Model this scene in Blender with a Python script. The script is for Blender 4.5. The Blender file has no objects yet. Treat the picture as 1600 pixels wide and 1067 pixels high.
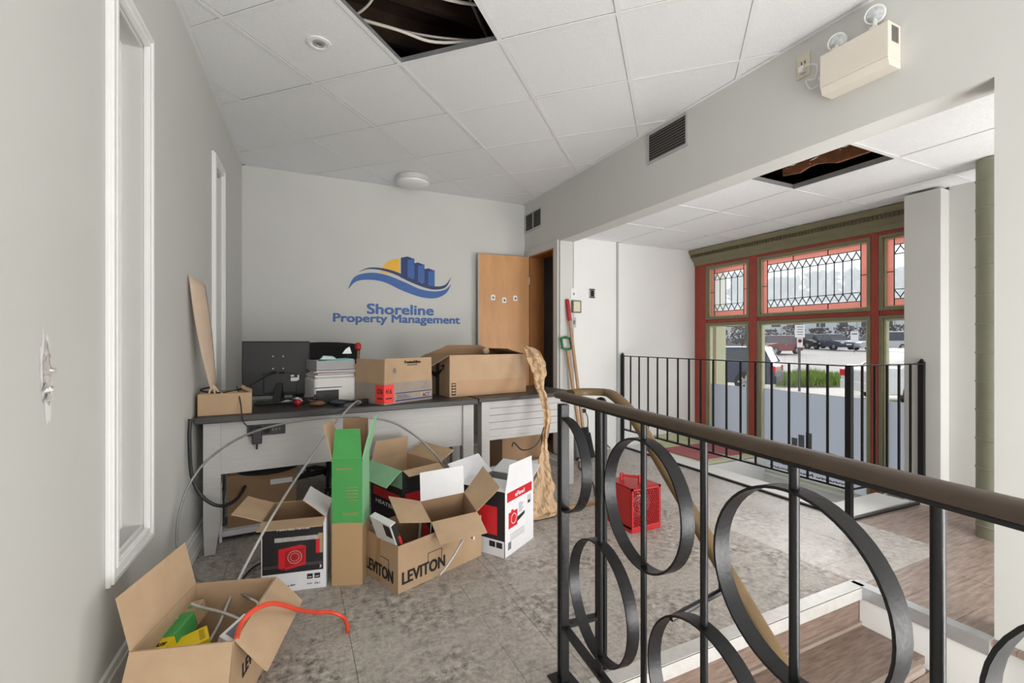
import bpy, bmesh, math, random
from mathutils import Vector, Matrix, noise
random.seed(7)
S = bpy.context.scene
C = S.collection
R = math.radians
# ------------------------------------------------------------------ camera, world, light
TH = math.atan(343/720.); CS, SN = math.cos(TH), math.sin(TH); HC = 1.14
cam = bpy.data.objects.new('camera', bpy.data.cameras.new('camera')); C.objects.link(cam)
cam.location = (0, 0, HC); cam.rotation_euler = (R(90), 0, -TH)
cam.data.sensor_width = 36; cam.data.lens = 720/1600*36; cam.data.clip_start = .02; cam.data.clip_end = 500
S.camera = cam
S.view_settings.view_transform = 'Standard'; S.view_settings.look = 'None'
S.view_settings.gamma = 1; S.view_settings.use_curve_mapping = False
S.view_settings.exposure = 0.2
W = bpy.data.worlds.new('overcast_sky'); S.world = W; W.use_nodes = True
bg = W.node_tree.nodes['Background']; bg.inputs[0].default_value = (.93, .97, 1, 1); bg.inputs[1].default_value = 1.0
def lamp(name, kind, loc, rot, energy, size=None, sy=None, color=(1, 1, 1), angle=None):
    l = bpy.data.lights.new(name, kind); l.energy = energy; l.color = color
    if size: l.shape = 'RECTANGLE'; l.size = size; l.size_y = sy
    if angle is not None: l.angle = angle
    o = bpy.data.objects.new(name, l); C.objects.link(o); o.location = loc; o.rotation_euler = rot
    return o
# veiled sun over the street, low enough to reach through the shop front
lamp('veiled_sun', 'SUN', (9, 4, 6), Vector((.86, .36, .30)).to_track_quat('Z', 'Y').to_euler(), 4.2, angle=R(60), color=(1, .985, .96))
# area fills added out of view to brighten the rooms
lamp('rear_fill', 'AREA', (.9, -2.45, 1.3), (R(98), 0, R(10)), 52, 2.4, 1.9, (1, .99, .97))  # added fill from the rear, standing before a windowless wall
lamp('bounce_fill', 'AREA', (1.5, -1.3, .3), (R(126), 0, R(14)), 72, 1.2, 1.2, (1, .99, .97))  # added fill behind the camera, aimed up at the ceiling for soft bounce
lamp('alcove_end_fill', 'AREA', (3.3, -.55, .9), (R(98), 0, R(6)), 62, 1.2, 1.5, (1, .99, .98))  # added fill at the alcove's hidden end, where the wall is solid

# ------------------------------------------------------------------ helpers
def lin(c):
    c = c/255.; return c/12.92 if c <= .04045 else ((c+.055)/1.055)**2.4
def rgb(r, g, b): return (lin(r), lin(g), lin(b), 1)
MATS = {}
def mat(name, col, rough=.6, metal=0, var=0, vscale=8, bump=0, bscale=60, stretch=(1, 1, 1), col2=None, spec=None):
    if name in MATS: return MATS[name]
    m = bpy.data.materials.new(name); m.use_nodes = True; MATS[name] = m
    nt = m.node_tree; b = nt.nodes['Principled BSDF']
    b.inputs['Base Color'].default_value = col; b.inputs['Roughness'].default_value = rough; b.inputs['Metallic'].default_value = metal
    if spec is not None: b.inputs['Specular IOR Level'].default_value = spec
    tc = nt.nodes.new('ShaderNodeTexCoord'); mp = nt.nodes.new('ShaderNodeMapping'); mp.inputs['Scale'].default_value = stretch
    nt.links.new(tc.outputs['Object'], mp.inputs['Vector'])
    if var or col2:
        n = nt.nodes.new('ShaderNodeTexNoise'); n.inputs['Scale'].default_value = vscale; n.inputs['Detail'].default_value = 6
        n.inputs['Roughness'].default_value = .6
        nt.links.new(mp.outputs[0], n.inputs['Vector'])
        r = nt.nodes.new('ShaderNodeValToRGB'); r.color_ramp.elements[0].position = .33; r.color_ramp.elements[1].position = .67
        c2 = col2 or tuple(min(1, x*(1+var)) for x in col[:3])+(1,)
        c1 = col if col2 else tuple(x*(1-var) for x in col[:3])+(1,)
        r.color_ramp.elements[0].color = c1; r.color_ramp.elements[1].color = c2
        nt.links.new(n.outputs[0], r.inputs[0]); nt.links.new(r.outputs[0], b.inputs['Base Color'])
    if bump:
        n2 = nt.nodes.new('ShaderNodeTexNoise'); n2.inputs['Scale'].default_value = bscale; n2.inputs['Detail'].default_value = 4
        nt.links.new(mp.outputs[0], n2.inputs['Vector'])
        bp = nt.nodes.new('ShaderNodeBump'); bp.inputs['Strength'].default_value = bump; bp.inputs['Distance'].default_value = .004
        nt.links.new(n2.outputs[0], bp.inputs['Height']); nt.links.new(bp.outputs[0], b.inputs['Normal'])
    return m
def glassmat(name, tint=(1, 1, 1, 1), refl=.08, veil=0, veilcol=(1, 1, 1, 1), rough=.02, bump=0):
    m = bpy.data.materials.new(name); m.use_nodes = True; MATS[name] = m; nt = m.node_tree; nt.nodes.clear()
    out = nt.nodes.new('ShaderNodeOutputMaterial'); t = nt.nodes.new('ShaderNodeBsdfTransparent'); t.inputs[0].default_value = tint
    g = nt.nodes.new('ShaderNodeBsdfGlossy'); g.inputs['Roughness'].default_value = rough
    mx = nt.nodes.new('ShaderNodeMixShader'); mx.inputs[0].default_value = refl
    nt.links.new(t.outputs[0], mx.inputs[1]); nt.links.new(g.outputs[0], mx.inputs[2]); last = mx
    if veil:
        tr = nt.nodes.new('ShaderNodeBsdfTranslucent'); tr.inputs[0].default_value = veilcol
        d = nt.nodes.new('ShaderNodeBsdfDiffuse'); d.inputs[0].default_value = veilcol
        m1 = nt.nodes.new('ShaderNodeMixShader'); m1.inputs[0].default_value = .35
        nt.links.new(tr.outputs[0], m1.inputs[1]); nt.links.new(d.outputs[0], m1.inputs[2])
        m2 = nt.nodes.new('ShaderNodeMixShader'); m2.inputs[0].default_value = veil
        nt.links.new(mx.outputs[0], m2.inputs[1]); nt.links.new(m1.outputs[0], m2.inputs[2]); last = m2
    nt.links.new(last.outputs[0], out.inputs[0])
    return m
def splitmat(name, ca, cb, axis, pos, soft, rough=.6):
    """print that ends along a ragged line: colour a below pos, b above, in object coordinates"""
    m = mat(name, ca, rough); nt = m.node_tree; b = nt.nodes['Principled BSDF']
    tc = nt.nodes.new('ShaderNodeTexCoord'); sp = nt.nodes.new('ShaderNodeSeparateXYZ'); nt.links.new(tc.outputs['Object'], sp.inputs[0])
    n = nt.nodes.new('ShaderNodeTexNoise'); n.inputs['Scale'].default_value = 9; nt.links.new(tc.outputs['Object'], n.inputs['Vector'])
    ad = nt.nodes.new('ShaderNodeMath'); ad.operation = 'MULTIPLY_ADD'; ad.inputs[1].default_value = soft
    nt.links.new(n.outputs[0], ad.inputs[0]); nt.links.new(sp.outputs[axis], ad.inputs[2])
    r = nt.nodes.new('ShaderNodeMapRange'); r.inputs[1].default_value = pos+soft*.3; r.inputs[2].default_value = pos+soft*.7
    nt.links.new(ad.outputs[0], r.inputs[0])
    mx = nt.nodes.new('ShaderNodeMix'); mx.data_type = 'RGBA'; mx.inputs['A'].default_value = ca; mx.inputs['B'].default_value = cb
    nt.links.new(r.outputs[0], mx.inputs['Factor']); nt.links.new(mx.outputs['Result'], b.inputs['Base Color'])
    return m

class MB:
    def __init__(s): s.v = []; s.f = []; s.m = []
    def quad(s, pts, mi=0):
        n = len(s.v); s.v += [tuple(p) for p in pts]; s.f.append(tuple(range(n, n+len(pts)))); s.m.append(mi); return s
    def hexa(s, p, mi=0, mis=None):
        """p: 4 bottom + 4 top, both counter-clockwise from above"""
        n = len(s.v); s.v += [tuple(q) for q in p]
        for k, q in enumerate(((0, 3, 2, 1), (4, 5, 6, 7), (0, 1, 5, 4), (1, 2, 6, 5), (2, 3, 7, 6), (3, 0, 4, 7))):
            s.f.append(tuple(n+i for i in q)); s.m.append(mis[k] if mis else mi)
        return s
    def box(s, x0, y0, z0, x1, y1, z1, mi=0, mis=None):
        return s.hexa([(x0, y0, z0), (x1, y0, z0), (x1, y1, z0), (x0, y1, z0), (x0, y0, z1), (x1, y0, z1), (x1, y1, z1), (x0, y1, z1)], mi, mis)
    def bar(s, a, b, w, h, up=(0, 0, 1), mi=0):
        a, b = Vector(a), Vector(b); d = (b-a).normalized(); u = Vector(up)
        if abs(d.dot(u)) > .99: u = Vector((0, 1, 0))
        x = d.cross(u).normalized()*w/2; z = x.cross(d).normalized()*h/2
        return s.hexa([a-x-z, a+x-z, b+x-z, b-x-z, a-x+z, a+x+z, b+x+z, b-x+z], mi)
    def prism(s, poly, z0, z1, mi=0):
        """polygon in xy, counter-clockwise"""
        n = len(s.v); k = len(poly); s.v += [(p[0], p[1], z0) for p in poly]+[(p[0], p[1], z1) for p in poly]
        s.f.append(tuple(range(n+k-1, n-1, -1))); s.f.append(tuple(range(n+k, n+2*k))); s.m += [mi]*2
        for i in range(k): s.f.append((n+i, n+(i+1) % k, n+k+(i+1) % k, n+k+i)); s.m.append(mi)
        return s
    def prismf(s, poly, o, ex, ey, ez, t, mi=0):
        """polygon in a frame (o, ex, ey) pushed t along ez"""
        o, ex, ey, ez = Vector(o), Vector(ex), Vector(ey), Vector(ez)
        t0 = MB().prism(poly, 0, t)
        n = len(s.v); s.v += [tuple(o+ex*p[0]+ey*p[1]+ez*p[2]) for p in t0.v]
        s.f += [tuple(n+i for i in f) for f in t0.f]; s.m += [mi]*len(t0.f); return s
    def cyl(s, a, b, r, r2=None, seg=16, mi=0):
        return s.tube([a, b], [r, r if r2 is None else r2], seg, mi)
    def tube(s, pts, r, seg=8, mi=0, caps=True):
        pts = [Vector(p) for p in pts]; n0 = len(s.v); k = len(pts); rr = r if isinstance(r, (list, tuple)) else [r]*k
        pr = None
        for i, p in enumerate(pts):
            d = (pts[min(i+1, k-1)]-pts[max(i-1, 0)]).normalized()
            if pr is None: pr = d.cross(Vector((0, 0, 1)) if abs(d.z) < .95 else Vector((0, 1, 0))).normalized()
            x = (pr-d*pr.dot(d)).normalized(); pr = x; y = d.cross(x)
            for j in range(seg):
                a = 2*math.pi*j/seg; s.v.append(tuple(p+(x*math.cos(a)+y*math.sin(a))*rr[i]))
        for i in range(k-1):
            for j in range(seg):
                a = n0+i*seg+j; b = n0+i*seg+(j+1) % seg; s.f.append((a, b, b+seg, a+seg)); s.m.append(mi)
        if caps:
            s.f.append(tuple(n0+j for j in range(seg-1, -1, -1))); s.f.append(tuple(n0+(k-1)*seg+j for j in range(seg))); s.m += [mi]*2
        return s
    def lathe(s, prof, seg=24, o=(0, 0, 0), ex=(1, 0, 0), ey=(0, 1, 0), ez=(0, 0, 1), mi=0):
        o, ex, ey, ez = Vector(o), Vector(ex), Vector(ey), Vector(ez); n0 = len(s.v)
        for r, z in prof:
            for j in range(seg):
                a = 2*math.pi*j/seg; s.v.append(tuple(o+(ex*math.cos(a)+ey*math.sin(a))*r+ez*z))
        for i in range(len(prof)-1):
            for j in range(seg):
                a = n0+i*seg+j; b = n0+i*seg+(j+1) % seg; s.f.append((a, b, b+seg, a+seg)); s.m.append(mi)
        s.f.append(tuple(n0+j for j in range(seg-1, -1, -1))); s.f.append(tuple(n0+(len(prof)-1)*seg+j for j in range(seg))); s.m += [mi]*2
        return s
    def band(s, c, ax, r, w, t, a0=0, a1=360, seg=48, mi=0):
        """flat-bar ring: c centre, ax unit vector in the ring plane (with world z), w across the plane, t thick"""
        c, ax = Vector(c), Vector(ax); up = Vector((0, 0, 1)); nn = ax.cross(up); full = abs(a1-a0) >= 360
        n0 = len(s.v); k = seg if full else seg+1
        for i in range(k):
            a = R(a0+(a1-a0)*i/seg); d = ax*math.cos(a)+up*math.sin(a)
            for rr, ww in ((r-t, -w/2), (r, -w/2), (r, w/2), (r-t, w/2)): s.v.append(tuple(c+d*rr+nn*ww))
        for i in range(seg):
            i2 = (i+1) % k
            for j in range(4): s.f.append((n0+i*4+j, n0+i2*4+j, n0+i2*4+(j+1) % 4, n0+i*4+(j+1) % 4)); s.m.append(mi)
        if not full:
            s.f.append((n0, n0+1, n0+2, n0+3)); s.f.append(tuple(n0+(k-1)*4+j for j in (3, 2, 1, 0))); s.m += [mi]*2
        return s
    def grid(s, fn, nu, nv, mi=0):
        n0 = len(s.v)
        for i in range(nu+1):
            for j in range(nv+1): s.v.append(tuple(fn(i/nu, j/nv)))
        for i in range(nu):
            for j in range(nv):
                a = n0+i*(nv+1)+j; s.f.append((a, a+1, a+nv+2, a+nv+1)); s.m.append(mi)
        return s
    def build(s, name, mats, parent=None, smooth=False, bev=0, solid=0):
        me = bpy.data.meshes.new(name); me.from_pydata(s.v, [], s.f)
        for m in (mats if isinstance(mats, (list, tuple)) else [mats]): me.materials.append(m)
        me.polygons.foreach_set('material_index', s.m)
        bm = bmesh.new(); bm.from_mesh(me); bmesh.ops.recalc_face_normals(bm, faces=bm.faces); bm.to_mesh(me); bm.free()
        if smooth:
            me.polygons.foreach_set('use_smooth', [True]*len(me.polygons))
            me.set_sharp_from_angle(angle=R(smooth if smooth is not True else 40))
        o = bpy.data.objects.new(name, me); C.objects.link(o); o.parent = parent
        if bev:
            md = o.modifiers.new('bevel', 'BEVEL'); md.width = bev; md.segments = 2; md.limit_method = 'ANGLE'
        if solid:
            md = o.modifiers.new('solid', 'SOLIDIFY'); md.thickness = solid; md.offset = 0
        return o
def tag(o, label, cat, group=None):
    o['label'] = label; o['category'] = cat
    if group: o['group'] = group
    return o
def struct(o): o['kind'] = 'structure'; return o
def thing(name, label, cat, loc=(0, 0, 0), rz=0, group=None, rot=None):
    o = bpy.data.objects.new(name, None); C.objects.link(o); o.location = loc; o.rotation_euler = rot or (0, 0, rz); o.empty_display_size = .05
    return tag(o, label, cat, group)
def copy_tree(o, parent=None):
    k = o.copy(); C.objects.link(k); k.parent = parent
    for ch in list(o.children): copy_tree(ch, k)
    return k
def text(name, s, size, m, parent, o, ex, ey, width=None, bold=.0, align='LEFT', t=.0012):
    cu = bpy.data.curves.new('txt', 'FONT'); cu.body = s; cu.size = size; cu.align_x = align; cu.extrude = t/2; cu.resolution_u = 3
    ob = bpy.data.objects.new('txt', cu); C.objects.link(ob)
    dg = bpy.context.evaluated_depsgraph_get(); me = bpy.data.meshes.new_from_object(ob.evaluated_get(dg)); bpy.data.objects.remove(ob)
    o, ex, ey = Vector(o), Vector(ex), Vector(ey); ez = ex.cross(ey)
    xs = [v.co.x for v in me.vertices]; kx = 1 if not width else width/(max(xs)-min(xs))
    x0 = min(xs) if align == 'LEFT' else 0
    for v in me.vertices: v.co = o+ex*((v.co.x-x0)*kx)+ey*v.co.y+ez*v.co.z
    if bold:
        vs = [v.co.copy() for v in me.vertices]; fs = [tuple(p.vertices) for p in me.polygons]; V, F = [], []; bb = bold*size
        for k, (a, b) in enumerate(((0, 0), (-bb, 0), (bb, 0), (-bb, bb*.6), (bb, bb*.6), (bb, -bb*.6), (-bb, -bb*.6))):
            n0 = len(V); V += [c+ex*a+ey*b+ez*(.00008*k) for c in vs]; F += [tuple(i+n0 for i in f) for f in fs]
        me = bpy.data.meshes.new(name); me.from_pydata(V, [], F)
    me.name = name; me.materials.clear(); me.materials.append(m)
    q = bpy.data.objects.new(name, me); C.objects.link(q); q.parent = parent
    return q
def smoothpath(pts, n=10):
    P = [Vector(p) for p in pts]; P = [2*P[0]-P[1]]+P+[2*P[-1]-P[-2]]; out = []
    for i in range(1, len(P)-2):
        for k in range(n):
            t = k/n; a, b, c_, d = P[i-1:i+3]
            out.append(.5*((2*b)+(c_-a)*t+(2*a-5*b+4*c_-d)*t*t+(3*b-a-3*c_+d)*t**3))
    out.append(P[-2]); return out
def at(u, v, d):
    """a measured point: image position and its depth in metres along the view axis"""
    l = (u-800)/720*d; return Vector((SN*d+CS*l, CS*d-SN*l, HC+(534-v)/720*d))
def atz(u, v, z): return at(u, v, (HC-z)*720/(v-534))

# ------------------------------------------------------------------ materials
wallm = mat('wall_paint', rgb(207, 207, 203), .75, var=.015, vscale=3, bump=.05, bscale=40)
wallw = mat('wall_paint_white', rgb(232, 232, 230), .65, var=.015, vscale=3, bump=.05, bscale=40)
white = mat('white_paint', rgb(236, 236, 234), .4, var=.015, vscale=10)
tile = mat('ceiling_tile', rgb(240, 241, 242), .9, var=.05, vscale=120, bump=.9, bscale=170)
tbar = mat('ceiling_tee', rgb(236, 236, 236), .45, var=.01)
darkw = mat('plenum_wood', rgb(70, 52, 42), .9, var=.4, vscale=6, stretch=(1, 8, 1))
torn = mat('torn_board', rgb(150, 98, 66), .9, var=.3, vscale=14)
black = mat('black_iron', rgb(26, 26, 28), .38, metal=.3, var=.2, vscale=40, bump=.15, bscale=90)
blackp = mat('black_plastic', rgb(34, 34, 36), .5, var=.06, vscale=30)
blackf = mat('black_fabric', rgb(30, 30, 32), .9, var=.15, vscale=80)
woodrail = mat('brown_handrail', rgb(74, 60, 48), .38, var=.18, vscale=14, stretch=(1, 1, 1))
bronze = mat('bronze_handrail', rgb(106, 84, 52), .42, var=.2, vscale=10)
kraft = mat('kraft_cardboard', rgb(184, 155, 124), .85, var=.06, vscale=7, bump=.05, bscale=60)
kraftin = mat('kraft_inside', rgb(190, 161, 130), .9, var=.06, vscale=9)
kraftd = mat('kraft_dark', rgb(156, 125, 96), .9, var=.07, vscale=9)
paper = mat('brown_paper', rgb(202, 172, 138), .8, var=.12, vscale=7, bump=.4, bscale=30)
cardw = mat('white_card', rgb(230, 231, 234), .55, var=.02, vscale=12)
cardk = mat('black_print', rgb(34, 32, 34), .5, var=.15, vscale=20)
red = mat('red_print', rgb(206, 34, 44), .45, var=.08, vscale=12)
redp = mat('red_enamel', rgb(178, 36, 40), .35, var=.06, vscale=12)
inkk = mat('black_ink', rgb(32, 30, 30), .7, var=.1)
inkb = mat('blue_ink', rgb(40, 62, 120), .6, var=.1)
greyi = mat('grey_ink', rgb(120, 120, 124), .7, var=.1)
greenp = mat('green_print', rgb(74, 160, 84), .7, var=.08, vscale=8)
greenl = mat('mint_print', rgb(150, 205, 160), .75, var=.06, vscale=8)
deskw = mat('desk_whitewash', rgb(186, 184, 182), .6, var=.05, vscale=10, stretch=(.6, 6, 8))
deskt = mat('desk_top_dark', rgb(54, 51, 49), .4, var=.2, vscale=10, stretch=(.6, 6, 6))
metal = mat('galvanised_steel', rgb(190, 190, 187), .4, metal=.6, var=.08, vscale=30)
alum = mat('aluminium', rgb(190, 192, 194), .35, metal=.6, var=.06, vscale=30)
olive = mat('olive_paint', rgb(134, 128, 100), .45, var=.06, vscale=10)
olivep = mat('olive_pipe_paint', rgb(140, 141, 122), .4, var=.06, vscale=10)
redf = mat('red_window_paint', rgb(164, 66, 50), .45, var=.1, vscale=10)
cream = mat('pale_green_frame', rgb(206, 208, 172), .5, var=.06, vscale=10)
birch = mat('door_veneer', rgb(206, 152, 100), .45, var=.1, vscale=4, stretch=(2.2, 2.2, .7))
jambw = mat('jamb_wood', rgb(160, 104, 58), .5, var=.12, vscale=8, stretch=(3, 3, .5))
tanw = mat('tool_wood', rgb(176, 140, 104), .5, var=.1, vscale=14)
beige = mat('beige_enamel', rgb(226, 218, 206), .4, var=.02)
ivory = mat('ivory_plastic', rgb(214, 208, 184), .4, var=.03)
darkg = mat('dark_void', rgb(34, 30, 30), .9, var=.2)
clearp = mat('lamp_lens', rgb(205, 208, 210), .15, metal=.4, var=.2, vscale=60)
vinyl = glassmat('frosted_film', veil=.93, veilcol=(.50, .53, .58, 1), refl=.05)
pane = glassmat('clear_pane', refl=.05)
stain = glassmat('leaded_clear_glass', veil=.30, veilcol=(.93, .97, 1, 1), refl=.05, rough=.1)
stainr = glassmat('leaded_pink_glass', tint=(.9, .56, .50, 1), veil=.6, veilcol=(.72, .42, .37, 1), refl=.06, rough=.1)
sidepane = glassmat('interior_pane', tint=(.55, .58, .58, 1), refl=.12)
orange = mat('orange_cord', rgb(222, 74, 48), .4, var=.08, vscale=20)
yellow = mat('yellow_card', rgb(236, 206, 30), .5, var=.05)

# floors: worn subfloor of boards
def floormat(name, base, dark, lightc, stain_c, rough, sc=1., warm=None):
    m = mat(name, base, rough); nt = m.node_tree; b = nt.nodes['Principled BSDF']; L = nt.links.new
    g = nt.nodes.new('ShaderNodeNewGeometry')
    def nz(scale, detail=8, r=.65, st=None):
        n = nt.nodes.new('ShaderNodeTexNoise'); n.inputs['Scale'].default_value = scale; n.inputs['Detail'].default_value = detail; n.inputs['Roughness'].default_value = r
        if st:
            mp = nt.nodes.new('ShaderNodeMapping'); mp.inputs['Scale'].default_value = st; L(g.outputs['Position'], mp.inputs[0]); L(mp.outputs[0], n.inputs['Vector'])
        else: L(g.outputs['Position'], n.inputs['Vector'])
        return n.outputs[0]
    def ramp(src, p0, c0, p1, c1):
        r = nt.nodes.new('ShaderNodeValToRGB'); r.color_ramp.elements[0].position = p0; r.color_ramp.elements[1].position = p1
        r.color_ramp.elements[0].color = c0; r.color_ramp.elements[1].color = c1; L(src, r.inputs[0]); return r.outputs[0]
    def mix(f, a, bb):
        mx = nt.nodes.new('ShaderNodeMix'); mx.data_type = 'RGBA'; L(f, mx.inputs['Factor']); L(a, mx.inputs['A'])
        if isinstance(bb, tuple): mx.inputs['B'].default_value = bb
        else: L(bb, mx.inputs['B'])
        return mx.outputs['Result']
    K, Wh = (0, 0, 0, 1), (1, 1, 1, 1)
    c0 = ramp(nz(26*sc, 10, .75), .36, dark, .62, lightc)
    c1 = mix(ramp(nz(3.2*sc, 5), .42, K, .62, Wh), c0, ramp(nz(60*sc, 6, .8), .35, base, .65, lightc))
    c2 = mix(ramp(nz(9*sc, 6, .7), .60, K, .74, (.55, .55, .55, 1)), c1, stain_c)
    if warm: c2 = mix(ramp(nz(5*sc, 4), .64, K, .76, (.6, .6, .6, 1)), c2, warm)
    L(c2, b.inputs['Base Color'])
    bp = nt.nodes.new('ShaderNodeBump'); bp.inputs['Strength'].default_value = .25; bp.inputs['Distance'].default_value = .003
    L(nz(45*sc, 6, .7), bp.inputs['Height']); L(bp.outputs[0], b.inputs['Normal'])
    return m
floor_m = floormat('worn_subfloor', rgb(146, 139, 132), rgb(84, 77, 72), rgb(206, 198, 189), rgb(74, 66, 60), .5, warm=rgb(184, 152, 112))
floor_a = floormat('worn_pale_floor', rgb(170, 164, 158), rgb(134, 126, 120), rgb(204, 198, 192), rgb(110, 100, 92), .38, warm=None)
lamin = mat('brown_laminate', rgb(124, 106, 96), .33, col2=rgb(170, 152, 142), vscale=7, stretch=(1.2, 9, 1))
lamind = mat('stair_laminate', rgb(108, 90, 80), .45, col2=rgb(146, 126, 114), vscale=7, stretch=(1.5, 12, 12))

# ------------------------------------------------------------------ room shell
CH, AC, FLW = 2.72, 2.20, 2.43           # ceiling, alcove ceiling, right wall
ROOM = [(-.70, -2.6), (2.43, -2.6), (2.43, 4.76), (-.408, 4.76)]
def lx(y): return -.49+.0377*(y-2.593)   # left wall face
# slabs below the boards
fb = MB()
for x0, x1, y0, y1 in ((-.9, .89, -2.6, 4.9), (.89, 2.44, 1.275, 4.9), (2.44, 3.435, .79, 4.0), (3.435, 4.3, 3.11, 4.0), (3.435, 4.3, .79, 1.935), (2.44, 4.3, -.6, .79), (2.40, 5.2, 4.0, 4.9)):
    fb.box(x0, y0, -.2, x1, y1, -.02)
floor = struct(fb.build('floor', lamind))
def boards(name, m, xs, ys, along='y', gap=.0016, clip=None):
    n = 0
    if along == 'y':
        for i in range(len(xs)-1):
            off = random.uniform(0, 1)
            cuts = [ys[0]]+[y for y in [ys[0]+off*1.2+k*1.22 for k in range(8)] if ys[0]+.1 < y < ys[1]-.1]+[ys[1]]
            for a, b in zip(cuts, cuts[1:]):
                MB().box(xs[i]+gap/2, a+gap/2, -.02, xs[i+1]-gap/2, b-gap/2, random.uniform(-.0006, 0)).build(name, m, floor)
    else:
        for i in range(len(ys)-1):
            off = random.uniform(0, 1)
            cuts = [xs[0]]+[x for x in [xs[0]+off*1.2+k*1.22 for k in range(8)] if xs[0]+.1 < x < xs[1]-.1]+[xs[1]]
            for a, b in zip(cuts, cuts[1:]):
                MB().box(a+gap/2, ys[i]+gap/2, -.02, b-gap/2, ys[i+1]-gap/2, random.uniform(-.0006, 0)).build(name, m, floor)
boards('floor_board', floor_m, [-.75, -.3, .2, .708, .879, .92], (-2.6, 4.76))
boards('floor_board', floor_m, [.92, 1.35, 1.9, 2.40], (1.25, 4.76))
boards('floor_board', floor_a, [2.40, 2.82, 3.23], (1.25, 3.975))
boards('laminate_plank', lamin, (2.40, 4.08), [-.6, -.41, -.22, -.03, .16, .35, .54, .73, .92, 1.10, 1.25], 'x')
boards('laminate_plank', lamin, (3.23, 4.08), [1.25, 1.42, 1.58, 1.72], 'x')
# pale ledge beyond the alcove railing
lg = MB().box(3.255, 1.745, -.02, 3.45, 3.97, .006).box(3.45, 1.745, -.02, 3.96, 1.95, .006)
struct(lg.build('trim_1', wallw))
# walls
wl = MB()
def lwall(y0, y1, z0, z1): wl.prism([(lx(y0)-.14, y0), (lx(y0), y0), (lx(y1), y1), (lx(y1)-.14, y1)], z0, z1)
for y0, y1, z0, z1 in ((-2.6, 1.87, -.02, 3.3), (1.87, 2.16, -.02, .44), (1.87, 2.16, 2.25, 3.3), (2.16, 3.48, -.02, 3.3), (3.48, 3.74, -.02, .44), (3.48, 3.74, 2.28, 3.3), (3.74, 4.76, -.02, 3.3)): lwall(y0, y1, z0, z1)
wall_left = struct(wl.build('wall_left', wallm))
struct(MB().box(-.9, 4.76, -.02, 2.55, 4.9, 3.3).build('wall_back', wallm))
wr = MB()                                                  # door opening y 4.08..4.62, wide opening y .80..3.975
for y0, y1, z0, z1 in ((-2.6, .80, -1.1, 3.3), (.80, 3.975, 2.155, 3.3), (3.975, 4.08, -.02, 3.3), (4.08, 4.62, 2.10, 3.3), (4.62, 4.76, -.02, 3.3)):
    wr.box(2.43, y0, z0, 2.59, y1, z1)
struct(wr.build('wall_right', wallm))
struct(MB().box(-.9, -2.75, -1.1, 2.59, -2.6, 3.3).build('wall_rear', wallm))
# alcove walls
aw = MB().box(2.585, 3.975, -.02, 3.13, 4.06, 3.3).box(3.13, 3.99, -.02, 4.3, 4.06, 3.3)
struct(aw.build('wall_alcove_left', wallw))
struct(MB().box(3.13, 3.962, .0, 3.152, 3.992, 2.2).build('trim_2', mat('grey_trim', rgb(176, 176, 176), .5, var=.03)))
struct(MB().box(4.08, -.6, -.02, 4.4, 1.57, 3.3).build('wall_alcove_right', wallm))
struct(MB().box(3.97, 1.57, -.02, 4.45, 1.78, 2.185).build('wall_column', wallm, bev=.004))
struct(MB().box(2.43, -.75, -1.1, 4.4, -.6, 3.3).build('wall_alcove_end', wallm))
struct(MB().box(4.055, -.6, .0, 4.08, 1.57, .07).build('baseboard_alcove', darkw))
# roof and shop-front head: keeps the sky out of the rooms
struct(MB().box(-2.1, -2.75, 3.3, 4.5, 4.95, 3.4).build('roof', darkw))
struct(MB().box(4.3, .5, 2.2, 4.5, 4.95, 3.3).build('wall_front', wallw))
# dark room behind the door
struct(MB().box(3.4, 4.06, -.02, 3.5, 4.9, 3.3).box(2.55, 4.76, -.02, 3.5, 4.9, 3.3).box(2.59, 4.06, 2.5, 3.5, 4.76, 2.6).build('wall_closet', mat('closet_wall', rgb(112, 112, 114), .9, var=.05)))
# corridor seen through the narrow interior windows
struct(MB().box(-2.0, -2.6, -.02, -1.9, 4.9, 3.3).box(-2.0, -2.6, -.2, -.7, 4.9, -.02).box(-2.0, 4.76, -.02, -.6, 4.9, 3.3).build('wall_corridor', wallm))
# baseboards
def skirting(name, y0, y1):
    p = MB()
    for a, b, h in ((0, .016, .10), (0, .011, .125), (0, .02, .03)):
        p.prism([(lx(y0)+a, y0), (lx(y0)+b, y0), (lx(y1)+b, y1), (lx(y1)+a, y1)], 0, h)
    struct(p.build(name, white))
skirting('baseboard_left', -2.58, 4.75)
struct(MB().box(-.4, 4.744, 0, 2.42, 4.76, .11).build('baseboard_back', white))
# ------------------------------------------------------------------ main ceiling, grid set at 45 degrees
def clip(poly, edges):
    for (ax, ay), (bx, by) in edges:
        out = []
        for i in range(len(poly)):
            p, q = poly[i], poly[(i+1) % len(poly)]
            sp = (bx-ax)*(p[1]-ay)-(by-ay)*(p[0]-ax); sq = (bx-ax)*(q[1]-ay)-(by-ay)*(q[0]-ax)
            if sp >= 0: out.append(p)
            if sp*sq < 0:
                t = sp/(sp-sq); out.append((p[0]+(q[0]-p[0])*t, p[1]+(q[1]-p[1])*t))
        poly = out
        if len(poly) < 3: return None
    return poly
def area(p): return abs(sum(p[i][0]*p[(i+1) % len(p)][1]-p[(i+1) % len(p)][0]*p[i][1] for i in range(len(p))))/2
def edges(p): return [(p[i], p[(i+1) % len(p)]) for i in range(len(p))]
RE = edges(ROOM); TS = .61; O = (.127, 3.08); E1 = (.70711, -.70711); E2 = (.70711, .70711)
def g2(i, j): return (O[0]+TS*(i*E1[0]+j*E2[0]), O[1]+TS*(i*E1[1]+j*E2[1]))
ceiling = bpy.data.objects.new('ceiling', None); C.objects.link(ceiling); struct(ceiling); ceiling.location = (0, 0, 0)
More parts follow.
